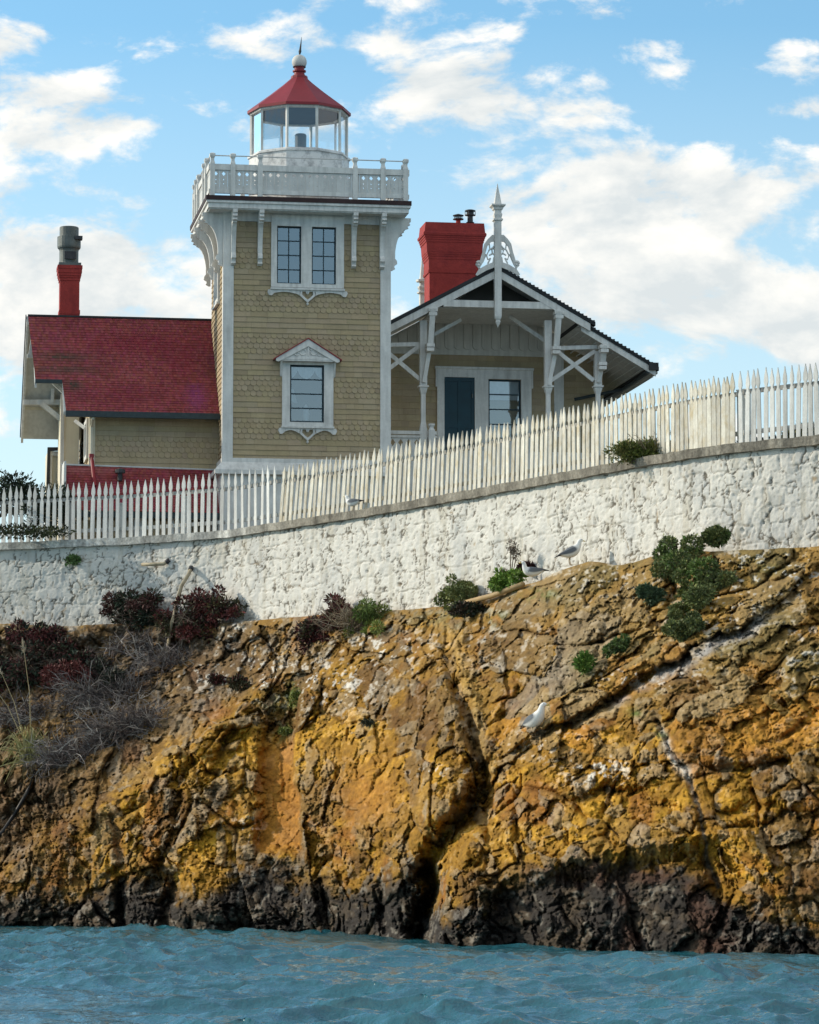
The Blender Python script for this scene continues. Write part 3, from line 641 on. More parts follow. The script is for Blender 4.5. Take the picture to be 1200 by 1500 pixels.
def glass_mat(name, tr, tint):
    m = bpy.data.materials.new(name); t, b, o = nt(m); N = t.nodes.new; L = t.links.new
    t.nodes.remove(b)
    gl = N('ShaderNodeBsdfGlossy'); gl.inputs['Roughness'].default_value = .03; gl.inputs['Color'].default_value = (.95, .97, 1, 1)
    tp = N('ShaderNodeBsdfTransparent'); tp.inputs[0].default_value = (*tint, 1)
    fr = N('ShaderNodeFresnel'); fr.inputs[0].default_value = 1.5
    ma = N('ShaderNodeMath'); ma.operation = 'MULTIPLY_ADD'; L(fr.outputs[0], ma.inputs[0]); ma.inputs[1].default_value = 1.; ma.inputs[2].default_value = tr
    no = N('ShaderNodeTexNoise'); no.inputs['Scale'].default_value = 1.6; bp = N('ShaderNodeBump'); bp.inputs['Strength'].default_value = .05; bp.inputs['Distance'].default_value = .05
    L(no.outputs[0], bp.inputs['Height']); L(bp.outputs[0], gl.inputs['Normal'])
    mx = N('ShaderNodeMixShader'); L(ma.outputs[0], mx.inputs[0]); L(tp.outputs[0], mx.inputs[1]); L(gl.outputs[0], mx.inputs[2]); L(mx.outputs[0], o.inputs[0])
    return m
glass = glass_mat('window_glass', .20, (.75, .83, .86))
lglass = glass_mat('lantern_glass', .05, (.93, .96, .97))

# ---- shingled wall: courses of straight and fish-scale shingles on a plane
def shingle(mb, u0, u1, z0, z1, mp, pat, holes=(), ex=.153, sw=.168, seed=0, shade=1.):
    r = random.Random(seed); z = z0; row = 0
    n = max(1, int(round((z1 - z0) / ex))); ex = (z1 - z0) / n
    base = (.415 * shade, .328 * shade, .212 * shade)
    def put(a, b_, zb, zt, round_):
        k = r.uniform(.93, 1.06) * (1 if r.random() > .02 else .85)
        mb.cc = (base[0] * k, base[1] * k * r.uniform(.98, 1.02), base[2] * k * r.uniform(.93, 1.05))
        zt2 = min(zt + ex * .3, z1); ob = .032 + r.uniform(-.004, .004); ot = .006
        if round_:
            rr = (b_ - a) / 2; c = (a + b_) / 2
            pl = [(c - rr * cos(pi * i / 7), zb + rr * .85 - rr * .85 * sin(pi * i / 7)) for i in range(8)]
        else: pl = [(a, zb), (b_, zb)]
        f = lambda z_: ob + (ot - ob) * (z_ - zb) / (zt2 - zb)
        fr = [mp(a, zt2, ot)] + [mp(p, q_, f(q_)) for p, q_ in pl] + [mp(b_, zt2, ot)]
        bk = [mp(p, q_, .0) for p, q_ in pl]
        k0 = len(fr); m = len(pl)
        mb.add(fr + bk, [tuple(range(k0))] + [(1 + i, k0 + i, k0 + i + 1, 2 + i) for i in range(m - 1)])
    for row in range(n):
        zb = z0 + row * ex; zt = zb + ex; rd = pat[row % len(pat)]
        a = u0
        first = True
        while a < u1 - 1e-4:
            wdt = sw if rd else r.uniform(.22, .75)
            if first and rd and row % 2: wdt = sw / 2
            first = False
            b_ = min(a + wdt, u1)
            if u1 - b_ < .04: b_ = u1
            zj = zb + r.uniform(-.004, .004)
            segs = [(a, b_)]
            for (hu0, hu1, hz0, hz1) in holes:
                if zt > hz0 + .01 and zb < hz1 - .01:
                    ns = []
                    for (s0, s1) in segs:
                        if s1 <= hu0 or s0 >= hu1: ns.append((s0, s1)); continue
                        if s0 < hu0: ns.append((s0, hu0))
                        if s1 > hu1: ns.append((hu1, s1))
                    segs = ns
            for s0, s1 in segs:
                if s1 - s0 > .02: put(s0 + .003, s1 - .003, zj, zt, rd and abs((s1 - s0) - sw) < .03)
            a = b_
def sheet(mb, u0, u1, z0, z1, mp, holes=()):
    us = sorted({u0, u1} | {min(max(h[i], u0), u1) for h in holes for i in (0, 1)}); zs = sorted({z0, z1} | {min(max(h[i], z0), z1) for h in holes for i in (2, 3)})
    for a, b_ in zip(us[:-1], us[1:]):
        for c_, d_ in zip(zs[:-1], zs[1:]):
            um, zm = (a + b_) / 2, (c_ + d_) / 2
            if any(h[0] < um < h[1] and h[2] < zm < h[3] for h in holes): continue
            mb.add([mp(a, c_, 0), mp(b_, c_, 0), mp(b_, d_, 0), mp(a, d_, 0)], [(0, 1, 2, 3)])
def plane_front(w): return lambda u, z, o: (u, w - o, z)
def plane_left(u): return lambda p, z, o: (u - o, p, z)
def plane_right(u): return lambda p, z, o: (u + o, p, z)

TU1 = U(569.5, 500, 0); TD = 3.7; TZ0 = Zc(450, 676, 0); TZ1 = Zc(449, 303, 0)
print('tower width', TU1, 'height', TZ0, TZ1)
FR = Zc(449, 327, 0)                                   # underside of the frieze
H_up = (U(401, 380, 0), U(497, 380, 0), Zc(449, 420, 0), Zc(449, 330, 0))
H_lo = (U(421, 580, 0), U(478, 580, 0), Zc(449, 624, 0), Zc(449, 532, 0))
SWz = (Zc(322, 440, 1.8), Zc(322, 350, 1.8)); SWw = (1.35, 2.25)
PAT = [0, 0, 0, 0, 1, 1, 1, 1]
mb = MB(); mb.cc = (.30, .245, .14)
cb = .25                                               # corner board
sheet(mb, 0, TU1, 0.0, TZ1, plane_front(0), [H_up, H_lo])
shingle(mb, cb, TU1 - cb, TZ0, FR, plane_front(0), PAT, [H_up, H_lo], seed=3)
Ls = [(SWw[0], SWw[1], SWz[0], SWz[1])]
sheet(mb, 0, TD, 0, TZ1, plane_left(0), Ls); shingle(mb, .2, TD - .1, TZ0, FR, plane_left(0), PAT, Ls, seed=4)
sheet(mb, 0, TD, 0, TZ1, plane_right(TU1))
sheet(mb, 0, TU1, 0, TZ1, plane_front(TD))
mb.build('tower_wall', tanm, LH)
def part(name, m, parent=LH, label=None, smooth=False):
    """collects geometry in an MB and links it on leaving"""
    class K:
        def __enter__(s): s.mb = MB(); return s.mb
        def __exit__(s, *a): s.o = s.mb.build(name, m, parent, smooth, label)
    return K()
pr_ = .055
for (a, b_) in ((0, cb), (TU1 - cb, TU1)):
    with part('corner_board', white) as k: k.box((a - (.055 if a == 0 else 0), -pr_, TZ0 - .02), (b_ + (.055 if a else 0), 0.0, FR))
with part('corner_board', white) as k: k.box((-pr_, .001, TZ0), (-.0, .2, FR))
with part('corner_board', white) as k: k.box((TU1, .001, TZ0), (TU1 + pr_, .2, FR))
with part('frieze_board', white) as k:
    k.box((-.06, -.06, FR), (TU1 + .06, -.001, TZ1)); k.box((-.06, 0, FR), (-.001, TD, TZ1)); k.box((TU1 + .001, 0, FR), (TU1 + .06, TD, TZ1))
# flared water table at the tower's foot
with part('water_table', white) as k:
    e = .28
    k.loft([[(-.07, -.07, TZ0 + .06), (TU1 + .07, -.07, TZ0 + .06), (TU1 + .07, TD, TZ0 + .06), (-.07, TD, TZ0 + .06)],
            [(-.07, -.07, TZ0 - .06), (TU1 + .07, -.07, TZ0 - .06), (TU1 + .07, TD, TZ0 - .06), (-.07, TD, TZ0 - .06)],
            [(-.16, -.16, TZ0 - .16), (TU1 + .16, -.16, TZ0 - .16), (TU1 + .16, TD, TZ0 - .16), (-.16, TD, TZ0 - .16)],
            [(-e, -e, TZ0 - .30), (TU1 + e, -e, TZ0 - .30), (TU1 + e, TD, TZ0 - .30), (-e, TD, TZ0 - .30)],
            [(-e, -e, TZ0 - .42), (TU1 + e, -e, TZ0 - .42), (TU1 + e, TD, TZ0 - .42), (-e, TD, TZ0 - .42)]])
with part('base_wall', white) as k:
    k.box((-.10, -.10, 0), (TU1 + .1, TD, TZ0 - .42))
    for i in range(13): k.box((-.10 + i * .39, -.125, .0), (-.06 + i * .39, -.10, TZ0 - .42))
# ---- brackets carrying the gallery
def bracket(k, ax, a, b_, s0, sg, zt, h=1.55, pj=.60):
    """scroll-sawn bracket; s0 = wall face, sg = outward sign"""
    pr2 = [(0, 0), (pj, 0), (pj, -.10), (pj - .05, -.13), (pj - .02, -.20), (pj - .10, -.24), (pj - .07, -.30), (pj - .17, -.33)]
    for i in range(7):
        t_ = i / 6; pr2.append((pj - .17 - (pj - .30) * sin(t_ * pi / 2), -.36 - (h - .75) * (1 - cos(t_ * pi / 2)) - .05 * t_))
    pr2 += [(.13, -h + .36), (.19, -h + .28), (.20, -h + .20), (.13, -h + .15), (.11, -h + .10), (.14, -h + .05), (.05, -h), (0, -h)]
    k.prism([(s0 + sg * p, zt + z_) for p, z_ in pr2], a, b_, ax)
ovz = Zc(450, 309, -.6)                                # soffit height at the front edge
for x in (343, 382, 519.5, 561):
    with part('bracket', white) as k:
        uc = U(x, 350, -.3); bracket(k, 'u', uc - .065, uc + .065, -.06, -1, ovz)
for w_ in (.05, 1.2, 2.45, TD - .15):
    with part('bracket', white) as k: bracket(k, 'w', w_, w_ + .12, -.06, -1, ovz)
    with part('bracket', white) as k: bracket(k, 'w', w_, w_ + .12, TU1 + .06, 1, ovz)
# ---- gallery deck and railing
GU0 = U(303, 300, -.62); GU1 = U(602, 302, -.62); ov = .62
print('gallery', GU0, GU1, ovz)
gal = MB()
ez = Zc(450, 300, -ov)
gal.box((GU0 + .1, -ov + .1, ovz), (GU1 - .1, TD + ov - .1, ovz + .12))
gal.box((GU0 + .05, -ov + .05, ovz + .03), (GU1 - .05, TD + ov - .05, ez))
gal.box((GU0, -ov, ez), (GU1, TD + ov, Zc(450, 296.5, -ov)))
DZ = Zc(450, 290, -ov)
gal_o = gal.build('gallery', white, LH)
with part('deck_edge', redbrown, gal_o) as k: k.box((GU0 - .02, -ov - .02, Zc(450, 296.5, -ov)), (GU1 + .02, TD + ov + .02, DZ))
RW = -ov + .14; RU0, RU1 = U(308, 270, RW), U(597, 270, RW); RD1 = TD + ov - .14
zb0, zb1, zr0, zr1, zp = Zc(450, 287, RW), Zc(450, 281, RW), Zc(450, 253, RW), Zc(450, 244.5, RW), Zc(450, 228.5, RW)
def panel(mp, p0, p1):
    """sawn boards: a diamond high up and two pips below pierced through each"""
    mb = MB(); n = max(1, int(round((p1 - p0) / .225))); st = (p1 - p0) / n
    for i in range(n):
        a = p0 + i * st + .004; b_ = p0 + (i + 1) * st - .004; c_ = (a + b_) / 2
        zs = [zb1, zb1 + .10, zb1 + .22, zb1 + .34, zr0 - .205, zr0 - .01]
        def cell(z0, z1, hw, hh):
            zc = (z0 + z1) / 2
            v = [mp(a, z0, 0), mp(b_, z0, 0), mp(b_, z1, 0), mp(a, z1, 0), mp(c_ - hw, zc, 0), mp(c_ + hw, zc, 0), mp(c_, zc + hh, 0), mp(c_, zc - hh, 0)]
            mb.add(v, [(0, 1, 7), (1, 5, 7), (1, 2, 5), (2, 6, 5), (2, 3, 6), (3, 4, 6), (3, 0, 4), (0, 7, 4)])
        mb.add([mp(a, zs[0], 0), mp(b_, zs[0], 0), mp(b_, zs[1], 0), mp(a, zs[1], 0)], [(0, 1, 2, 3)])
        cell(zs[1], zs[2], .016, .024); cell(zs[2], zs[3], .016, .030)
        mb.add([mp(a, zs[3], 0), mp(b_, zs[3], 0), mp(b_, zs[4], 0), mp(a, zs[4], 0)], [(0, 1, 2, 3)])
        cell(zs[4], zs[5], .058, .066)
    o = mb.build('railing_panel', greyp, gal_o); s = o.modifiers.new('thick', 'SOLIDIFY'); s.thickness = .03; s.offset = 0
    return o
panel(plane_front(RW), RU0 + .05, RU1 - .05)
panel(plane_left(RU0), RW + .05, RD1 - .05); panel(plane_left(RU1), RW + .05, RD1 - .05); panel(plane_front(RD1), RU0 + .05, RU1 - .05)
def rail(k, z0, z1, e, skip=False):
    k.box((RU0 - e, RW - e, z0), (RU1 + e, RW + e, z1)); k.box((RU0 - e, RD1 - e, z0), (RU1 + e, RD1 + e, z1))
    k.box((RU0 - e, RW + e + .002, z0), (RU0 + e, RD1 - e - .002, z1)); k.box((RU1 - e, RW + e + .002, z0), (RU1 + e, RD1 - e - .002, z1))
with part('top_rail', white, gal_o) as k: rail(k, zr0, zr1, .05)
with part('bottom_rail', white, gal_o) as k: rail(k, zb0, zb1, .045)
with part('handrail', greyp, gal_o) as k:
    zh = zp - .07
    for a, b_ in (((RU0, RW), (RU1, RW)), ((RU0, RD1), (RU1, RD1)), ((RU0, RW), (RU0, RD1)), ((RU1, RW), (RU1, RD1))):
        k.tube([(*a, zh), (*b_, zh)], .018, 6)
def gpost(u, w):
    with part('railing_post', white, gal_o) as k:
        h = .07
        sq = lambda r, z: [(u - r, w - r, z), (u + r, w - r, z), (u + r, w + r, z), (u - r, w + r, z)]
        k.loft([sq(h, DZ), sq(h, zr1 + .02), sq(h * .7, zr1 + .10), sq(h * .7, zp - .16), sq(h * 1.15, zp - .10), sq(h * 1.15, zp - .03), sq(h * .5, zp)])
pu = [U(x, 260, RW) for x in (311, 341, 381, 520, 561, 594)]
for u in pu: gpost(u, RW - .02)
for w_ in (RW + .75, RW + 1.5, RD1 - 1.5, RD1 - .75): gpost(RU0 - .02, w_); gpost(RU1 + .02, w_)
for u in (RU0, RU1, pu[2], pu[3]): gpost(u, RD1 + .02)
# ---- lantern room
LW = TD / 2 - .1; LU = U(438.3, 200, LW); LR = (U(508.5, 200, LW) - U(367, 200, LW)) / 2
ND = 10; PH = radians(-90 + 18 - 5.0) ; PH = radians(-90 + 18) - radians(3.6)
def dec(r, z): return [(LU + r * cos(PH + 2 * pi * i / ND), LW + r * sin(PH + 2 * pi * i / ND), z) for i in range(ND)]
lz = lambda y: Zc(438, y, LW)
zg0, zg1 = lz(229), lz(168)
lan = MB(); lan.loft([dec(LR * 1.03, DZ - .01), dec(LR * 1.03, zg0 - .12), dec(LR * 1.06, zg0 - .11), dec(LR * 1.06, zg0 - .05), dec(LR * .97, zg0)])
lan_o = lan.build('lantern_room', drumm, LH)
for i in range(ND):
    with part('glazing_bar', white, lan_o) as k:
        a = PH + 2 * pi * i / ND; c_ = (LU + LR * .98 * cos(a), LW + LR * .98 * sin(a))
        k.lathe([(.045, zg0 - .02), (.045, zg1 + .03)], c_, 4, a)
with part('glazing_sill', white, lan_o) as k:
    n0 = dec(LR * 1.0, zg0); n1 = dec(LR * .93, zg0)
with part('glazing_head', white, lan_o) as k:
    k.loft([dec(LR * 1.02, zg1 - .06), dec(LR * 1.02, zg1 + .05), dec(LR * .9, zg1 + .05), dec(LR * .9, zg1 - .06), dec(LR * 1.02, zg1 - .06)], closed=False)
for i in range(ND):
    with part('glass_pane', lglass, lan_o) as k:
        a0 = PH + 2 * pi * i / ND; a1 = a0 + 2 * pi / ND; q_ = LR * .96
        k.add([(LU + q_ * cos(a0), LW + q_ * sin(a0), zg0), (LU + q_ * cos(a1), LW + q_ * sin(a1), zg0), (LU + q_ * cos(a1), LW + q_ * sin(a1), zg1 - .02), (LU + q_ * cos(a0), LW + q_ * sin(a0), zg1 - .02)], [(0, 1, 2, 3)])
with part('beacon_lens', lensm, lan_o, smooth=False) as k:
    k.lathe([(.10, zg0), (.10, lz(223)), (.17, lz(222)), (.175, lz(198)), (.14, lz(196.5)), (.02, lz(196))], (U(440.5, 205, LW), LW), 14)
with part('beacon_stand', white, lan_o) as k: k.lathe([(.22, zg0 - .02), (.22, zg0 + .05), (.12, zg0 + .06), (.12, lz(223))], (U(440.5, 205, LW) - .02, LW + .002), 10)
er = (U(514, 167, LW) - U(363, 167, LW)) / 2
rf = MB()
rf.loft([dec(er * .93, zg1 + .03), dec(er, lz(168.5)), dec(er, lz(164.5)), dec(er * .955, lz(162)), dec(er * .56, lz(140)), dec(er * .30, lz(124.5)), dec(er * .165, lz(115.5)), dec(er * .16, lz(112))])
lro = rf.build('lantern_roof', redmetal, lan_o)
with part('lantern_ceiling', ceilm, lan_o) as k: k.loft([dec(LR * .90, zg1 - .03), dec(LR * .90, zg1 + .06)])
with part('roof_collar', redmetal, lan_o, smooth=False) as k:
    k.lathe([(.19, lz(112.5)), (.155, lz(108)), (.15, lz(106)), (.20, lz(105.5)), (.20, lz(103.5)), (.145, lz(103)), (.15, lz(99.5)), (.17, lz(99)), (.17, lz(98))], (LU, LW), 18)
with part('vent_ball', greyp, lan_o, smooth=True) as k:
    rb = .222; zc = lz(91)
    k.lathe([(rb * sin(pi * i / 14) + .001, zc - rb * cos(pi * i / 14)) for i in range(15)], (LU, LW), 22)
with part('vent_slots', ironm, lan_o) as k:
    for i in range(16):
        a = 2 * pi * i / 16; k.box((LU + .172 * cos(a) - .018, LW + .172 * sin(a) - .018, zc - .165), (LU + .172 * cos(a) + .018, LW + .172 * sin(a) + .018, zc - .135))
with part('lightning_rod', ironm, lan_o) as k:
    t0 = (U(439, 80, LW), LW, lz(80)); t1 = (U(442, 54, LW), LW, lz(54))
    v = np.array(t1) - np.array(t0); k.tube([t0, np.array(t0) + v * .06, np.array(t0) + v * .18, np.array(t0) + v * .3, t1], [.018, .03, .045, .032, .004], 7)

# ---- windows
def window(x0, x1, y0, y1, w, nx, ny, cx0, cx1, cy0, cy1, sub=None, bar=.028, room=True, curtain=None, sashm_=sashm, blind=None):
    """glass x0..x1,y0..y1 and casing cx0..cx1,cy0..cy1 given on plane w (photo points)"""
    ym, xm = (y0 + y1) / 2, (x0 + x1) / 2
    u0, u1, z0, z1 = U(x0, ym, w), U(x1, ym, w), Zc(xm, y1, w), Zc(xm, y0, w)
    return u0, u1, z0, z1, U(cx0, ym, w), U(cx1, ym, w), Zc(xm, cy1, w), Zc(xm, cy0, w)
def casing(name, opens, cu0, cu1, cz0, cz1, w, th=.085):
    mb = MB(); us = [cu0] + [v for o_ in opens for v in (o_[0], o_[1])] + [cu1]
    z0, z1 = opens[0][2], opens[0][3]
    for i in range(0, len(us), 2): mb.box((us[i], w - th, cz0), (us[i + 1], w, cz1))
    for o_ in opens:
        mb.box((o_[0], w - th, cz0), (o_[1], w, o_[2])); mb.box((o_[0], w - th, o_[3]), (o_[1], w, cz1))
    o = mb.build(name, white, LH)
    return o
def sash(par, u0, u1, z0, z1, w, nx, ny, b_=.03, fr=.04, m=sashm):
    with part('sash', m, par) as k:
        y = w + .03; d = .04
        k.box((u0, y, z0), (u1, y + d, z0 + fr)); k.box((u0, y, z1 - fr), (u1, y + d, z1))
        k.box((u0, y, z0 + fr), (u0 + fr, y + d, z1 - fr)); k.box((u1 - fr, y, z0 + fr), (u1, y + d, z1 - fr))
        for i in range(1, nx): c_ = u0 + (u1 - u0) * i / nx; k.box((c_ - b_ / 2, y + .004, z0 + fr), (c_ + b_ / 2, y + d - .004, z1 - fr))
        for j in range(1, ny): c_ = z0 + (z1 - z0) * j / ny; k.box((u0 + fr, y + .002, c_ - b_ / 2), (u1 - fr, y + d - .002, c_ + b_ / 2))
    with part('pane', glass, par) as k: k.add([(u0 + .01, y + .02, z0 + .01), (u1 - .01, y + .02, z0 + .01), (u1 - .01, y + .02, z1 - .01), (u0 + .01, y + .02, z1 - .01)], [(0, 1, 2, 3)])
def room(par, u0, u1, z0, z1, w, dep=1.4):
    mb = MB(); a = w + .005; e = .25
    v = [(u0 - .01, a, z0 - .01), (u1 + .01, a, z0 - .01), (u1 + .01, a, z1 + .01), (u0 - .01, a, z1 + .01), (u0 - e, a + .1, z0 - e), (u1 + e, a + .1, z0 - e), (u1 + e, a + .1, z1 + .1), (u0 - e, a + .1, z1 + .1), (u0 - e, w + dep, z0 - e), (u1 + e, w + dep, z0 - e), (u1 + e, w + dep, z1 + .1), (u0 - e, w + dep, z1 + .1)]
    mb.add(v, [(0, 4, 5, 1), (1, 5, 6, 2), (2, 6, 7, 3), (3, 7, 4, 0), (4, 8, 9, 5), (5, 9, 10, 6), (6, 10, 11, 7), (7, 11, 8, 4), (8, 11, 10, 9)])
    mb.build('room_interior', roomskym, par)
def scroll_apron(par, cu0, cu1, z, w):
    """sill board with rounded ears and a pierced heart drop in the middle"""
    with part('window_apron', white, par) as k:
        k.box((cu0 - .02, w - .14, z - .055), (cu1 + .02, w - .001, z))
        c_ = (cu0 + cu1) / 2; hw = (cu1 - cu0) / 2 + .08
        top = z - .057
        L_ = [(c_ - hw, top), (c_ - hw - .03, top - .07), (c_ - hw + .02, top - .17), (c_ - hw + .10, top - .17), (c_ - hw + .17, top - .10)]
        for i in range(1, 7): tq = i / 6.; L_.append((c_ - hw + .17 + (hw - .47) * tq, top - .10 + .05 * sin(tq * pi) - .02 * tq))
        A = L_ + [(c_ - .24, top - .15), (c_ - .22, top)]
        Bq = [(2 * c_ - p, q_) for p, q_ in reversed(A)]
        k.prism(A, w - .09, w - .002); k.prism(Bq, w - .09, w - .002)
        # heart drop built of thin curled strips round the opening
        k.prism([(c_ - .22, top), (c_ + .22, top), (c_ + .22, top - .035), (c_ - .22, top - .035)], w - .088, w - .003)
        for sg in (-1, 1):
            k.prism([(c_ + sg * .20, top - .035), (c_ + sg * .23, top - .15), (c_ + sg * .10, top - .27), (c_, top - .36), (c_, top - .27), (c_ + sg * .07, top - .22), (c_ + sg * .16, top - .13), (c_ + sg * .155, top - .035)], w - .087, w - .004)
            k.prism([(c_ + sg * .005, top - .035), (c_ + sg * .06, top - .035), (c_ + sg * .02, top - .11), (c_ + sg * .005, top - .12)], w - .086, w - .005)
        k.lathe([(.001, top - .44), (.035, top - .41), (.035, top - .37), (.001, top - .34)], (c_, w - .045), 8)
# pair of upper windows
ua = window(405.5, 441, 332.5, 416.5, 0, 2, 4, 396, 505, 324, 424); ub = window(456.5, 492, 332.5, 416.5, 0, 2, 4, 396, 505, 324, 424)
oz = (ua[2] + ub[2]) / 2, (ua[3] + ub[3]) / 2
cas = casing('window', [(ua[0], ua[1], *oz), (ub[0], ub[1], *oz)], U(397, 380, 0), U(503.5, 380, 0), Zc(449, 422, 0), TZ1 - .28, 0)
for w_ in (ua, ub): sash(cas, w_[0], w_[1], *oz, 0, 2, 4)
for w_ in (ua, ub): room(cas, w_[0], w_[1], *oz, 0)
scroll_apron(cas, U(397, 420, 0), U(503.5, 420, 0), Zc(449, 423, 0), 0)
# lower window with its little pediment
la = window(424.5, 474.5, 535, 619, 0, 1, 4, 413, 488, 528, 626)
cas2 = casing('window', [la[:4]], la[4], la[5], la[6], la[7] + .02, 0)
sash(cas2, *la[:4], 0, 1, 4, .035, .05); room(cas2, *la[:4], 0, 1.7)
scroll_apron(cas2, la[4], la[5], Zc(450, 625, 0), 0)
with part('curtain', lacem, cas2) as k:
    u0, u1, z0, z1 = la[:4]; n = 36; y = .13
    rows = []
    for i in range(n + 1):
        tq = i / n; dip = abs(sin(tq * pi * 2 + pi / 2 * 0 + pi * .0)); sc_ = .16 + .26 * abs(cos(pi * 1.0 * (tq * 2 - .0)))
        rows.append((u0 + (u1 - u0) * tq, y + .015 * sin(tq * 40), z1 - .02, z1 - .14 - .24 * abs(cos(pi * tq * 2)) ** .7 * (1 if True else 0)))
    for a, b_ in zip(rows[:-1], rows[1:]): k.add([(a[0], a[1], a[2]), (b_[0], b_[1], b_[2]), (b_[0], b_[1], b_[3]), (a[0], a[1], a[3])], [(0, 1, 2, 3)])
with part('lamp_shade', lacem, cas2) as k: k.lathe([(.21, z0 + .62), (.10, z0 + 1.02)], (u0 + .08, .5), 14)
with part('table_lamp_base', lacem, cas2) as k: k.lathe([(.10, z0 - .1), (.06, z0 + .1), (.11, z0 + .32), (.03, z0 + .60)], (u0 + .55, .6), 12)
with part('pediment', white, cas2) as k:
    w = -.30
    A = [(404.5, 525), (452, 496.5), (498, 526.5)]
    a0, ap, a1 = [Lc(*q_, w) for q_ in A]
    zl = (a0[1] + a1[1]) / 2; th = .19
    for sg, e in ((-1, a0), (1, a1)):
        k.prism([(e[0], zl), (ap[0], ap[1]), (ap[0], ap[1] - th * 1.1), (e[0] - sg * .22, zl - .02), (e[0] - sg * .07, zl - .09), (e[0], zl - .06)], w, w + .10)
    k.prism([(a0[0] + .24, zl - .02), (a1[0] - .24, zl - .02), (a1[0] - .24, zl + .04), (a0[0] + .24, zl + .04)], w + .02, w + .08)
    k.box((a0[0] + .18, w + .03, zl - .06), (a1[0] - .18, -.001, zl - .021))
    # sawn tympanum: pierced scrolls
    c_ = ap[0]; zb = zl + .04
    k.prism([(a0[0] + .3, zb), (a1[0] - .3, zb), (c_ + .34, zb + .25), (c_ + .10, zb + .30), (c_, zb + .40), (c_ - .10, zb + .30), (c_ - .34, zb + .25)], w + .055, w + .08)
    for sg in (-1, 1):
        for rr, cx_, cz_ in ((.095, .16, .17), (.06, .33, .115), (.055, .07, .30)):
            pts = [(c_ + sg * cx_ + rr * cos(i * pi / 5), w + .05, zb + cz_ + rr * sin(i * pi / 5)) for i in range(10)]
            k.tube(pts, .022, 5)
    k.tube([(c_, w + .05, zb + .05), (c_, w + .05, zb + .42)], .03, 5)
    k.prism([(c_ - .12, zb + .34), (c_ + .12, zb + .34), (c_, zb + .43)], w + .035, w + .065)
    k.prism([(a0[0] + .2, zl - .02), (a1[0] - .2, zl - .02), (c_, ap[1] - .1)], -.03, -.005)
    for uu in (la[4] - .06, la[5] + .002): k.prism([(w + .06, zl - .03), (-.001, zl - .03), (-.001, zl - .50), (-.05, zl - .47), (-.09, zl - .34), (-.14, zl - .2)], uu, uu + .058, 'u')
with part('pediment_roof', redmetal, cas2) as k:
    for sg, e in ((-1, a0), (1, a1)): k.prism([(e[0] + sg * .06, zl + .0), (ap[0], ap[1] + .035), (ap[0], ap[1] + .002), (e[0] + sg * .06, zl - .035)], w - .03, -.002)
# narrow window on the tower's left side
mbw = MB(); y0_, y1_ = SWw; z0_, z1_ = SWz
for a, b_, c_, d_ in ((y0_ - .16, y0_, z0_ - .14, z1_ + .14), (y1_, y1_ + .16, z0_ - .14, z1_ + .14), (y0_, y1_, z0_ - .14, z0_), (y0_, y1_, z1_, z1_ + .14)): mbw.box((-.085, a, c_), (-.0, b_, d_))
sw = mbw.build('window', white, LH)
with part('sash', sashm, sw) as k:
    for i in range(5): zq = z0_ + (z1_ - z0_) * i / 4; k.box((.02, y0_, zq - .02), (.05, y1_, zq + .02))
    for i in range(3): yq = y0_ + (y1_ - y0_) * i / 2; k.box((.022, yq - .02, z0_), (.048, yq + .02, z1_))
with part('pane', glass, sw) as k: k.add([(.035, y0_, z0_), (.035, y1_, z0_), (.035, y1_, z1_), (.035, y0_, z1_)], [(0, 1, 2, 3)])
with part('window_apron', white, sw) as k: k.box((-.12, y0_ - .2, z0_ - .2), (0, y1_ + .2, z0_ - .141))

# ---- shingled roof slope
def roof_slope(name, p00, p10, p11, p01, n, m, parent=LH, stains=(), seed=1, base=(.255, .060, .062), th=.014, label=None):
    """p00/p10 eave left/right, p01/p11 ridge; courses of small shingles, each with its own tone"""
    p00, p10, p11, p01 = map(lambda p: np.array(p, float), (p00, p10, p11, p01)); r = random.Random(seed); mb = MB(); mb.cc = base
    nrm = np.cross(p10 - p00, p01 - p00); nrm /= np.linalg.norm(nrm)
    if nrm[2] < 0: nrm = -nrm
    pt = lambda s, t_: (p00 + (p10 - p00) * s) * (1 - t_) + (p01 + (p11 - p01) * s) * t_
    for j in range(n):
        t0, t1 = j / n, min(1, (j + 1.0) / n); s = 0
        while s < 1:
            ds = r.uniform(.6, 1.5) / m; s1 = min(1, s + ds); k = r.uniform(.74, 1.2)
            cc_ = np.array(base) * k * np.array([1, r.uniform(.8, 1.25), r.uniform(.8, 1.3)])
            sm, tm = (s + s1) / 2, (t0 + t1) / 2
            for (cs, ct, rs, rt, colr, am) in stains:
                f = am * exp(-((sm - cs) / rs) ** 2 - ((tm - ct) / rt) ** 2) * r.uniform(.5, 1.2)
                cc_ = cc_ + (np.array(colr) - cc_) * min(1, f)
            mb.cc = tuple(cc_)
            lift = th * r.uniform(.7, 1.3)
            a, b_, c_, d_ = pt(s, t0) + nrm * lift, pt(s1, t0) + nrm * lift, pt(s1, t1) + nrm * .002, pt(s, t1) + nrm * .002
            e, f_ = pt(s, t0), pt(s1, t0)
            mb.add([a, b_, c_, d_, e, f_], [(0, 1, 2, 3), (4, 5, 1, 0)]); s = s1
    return mb.build(name, redroof, parent, label=label)
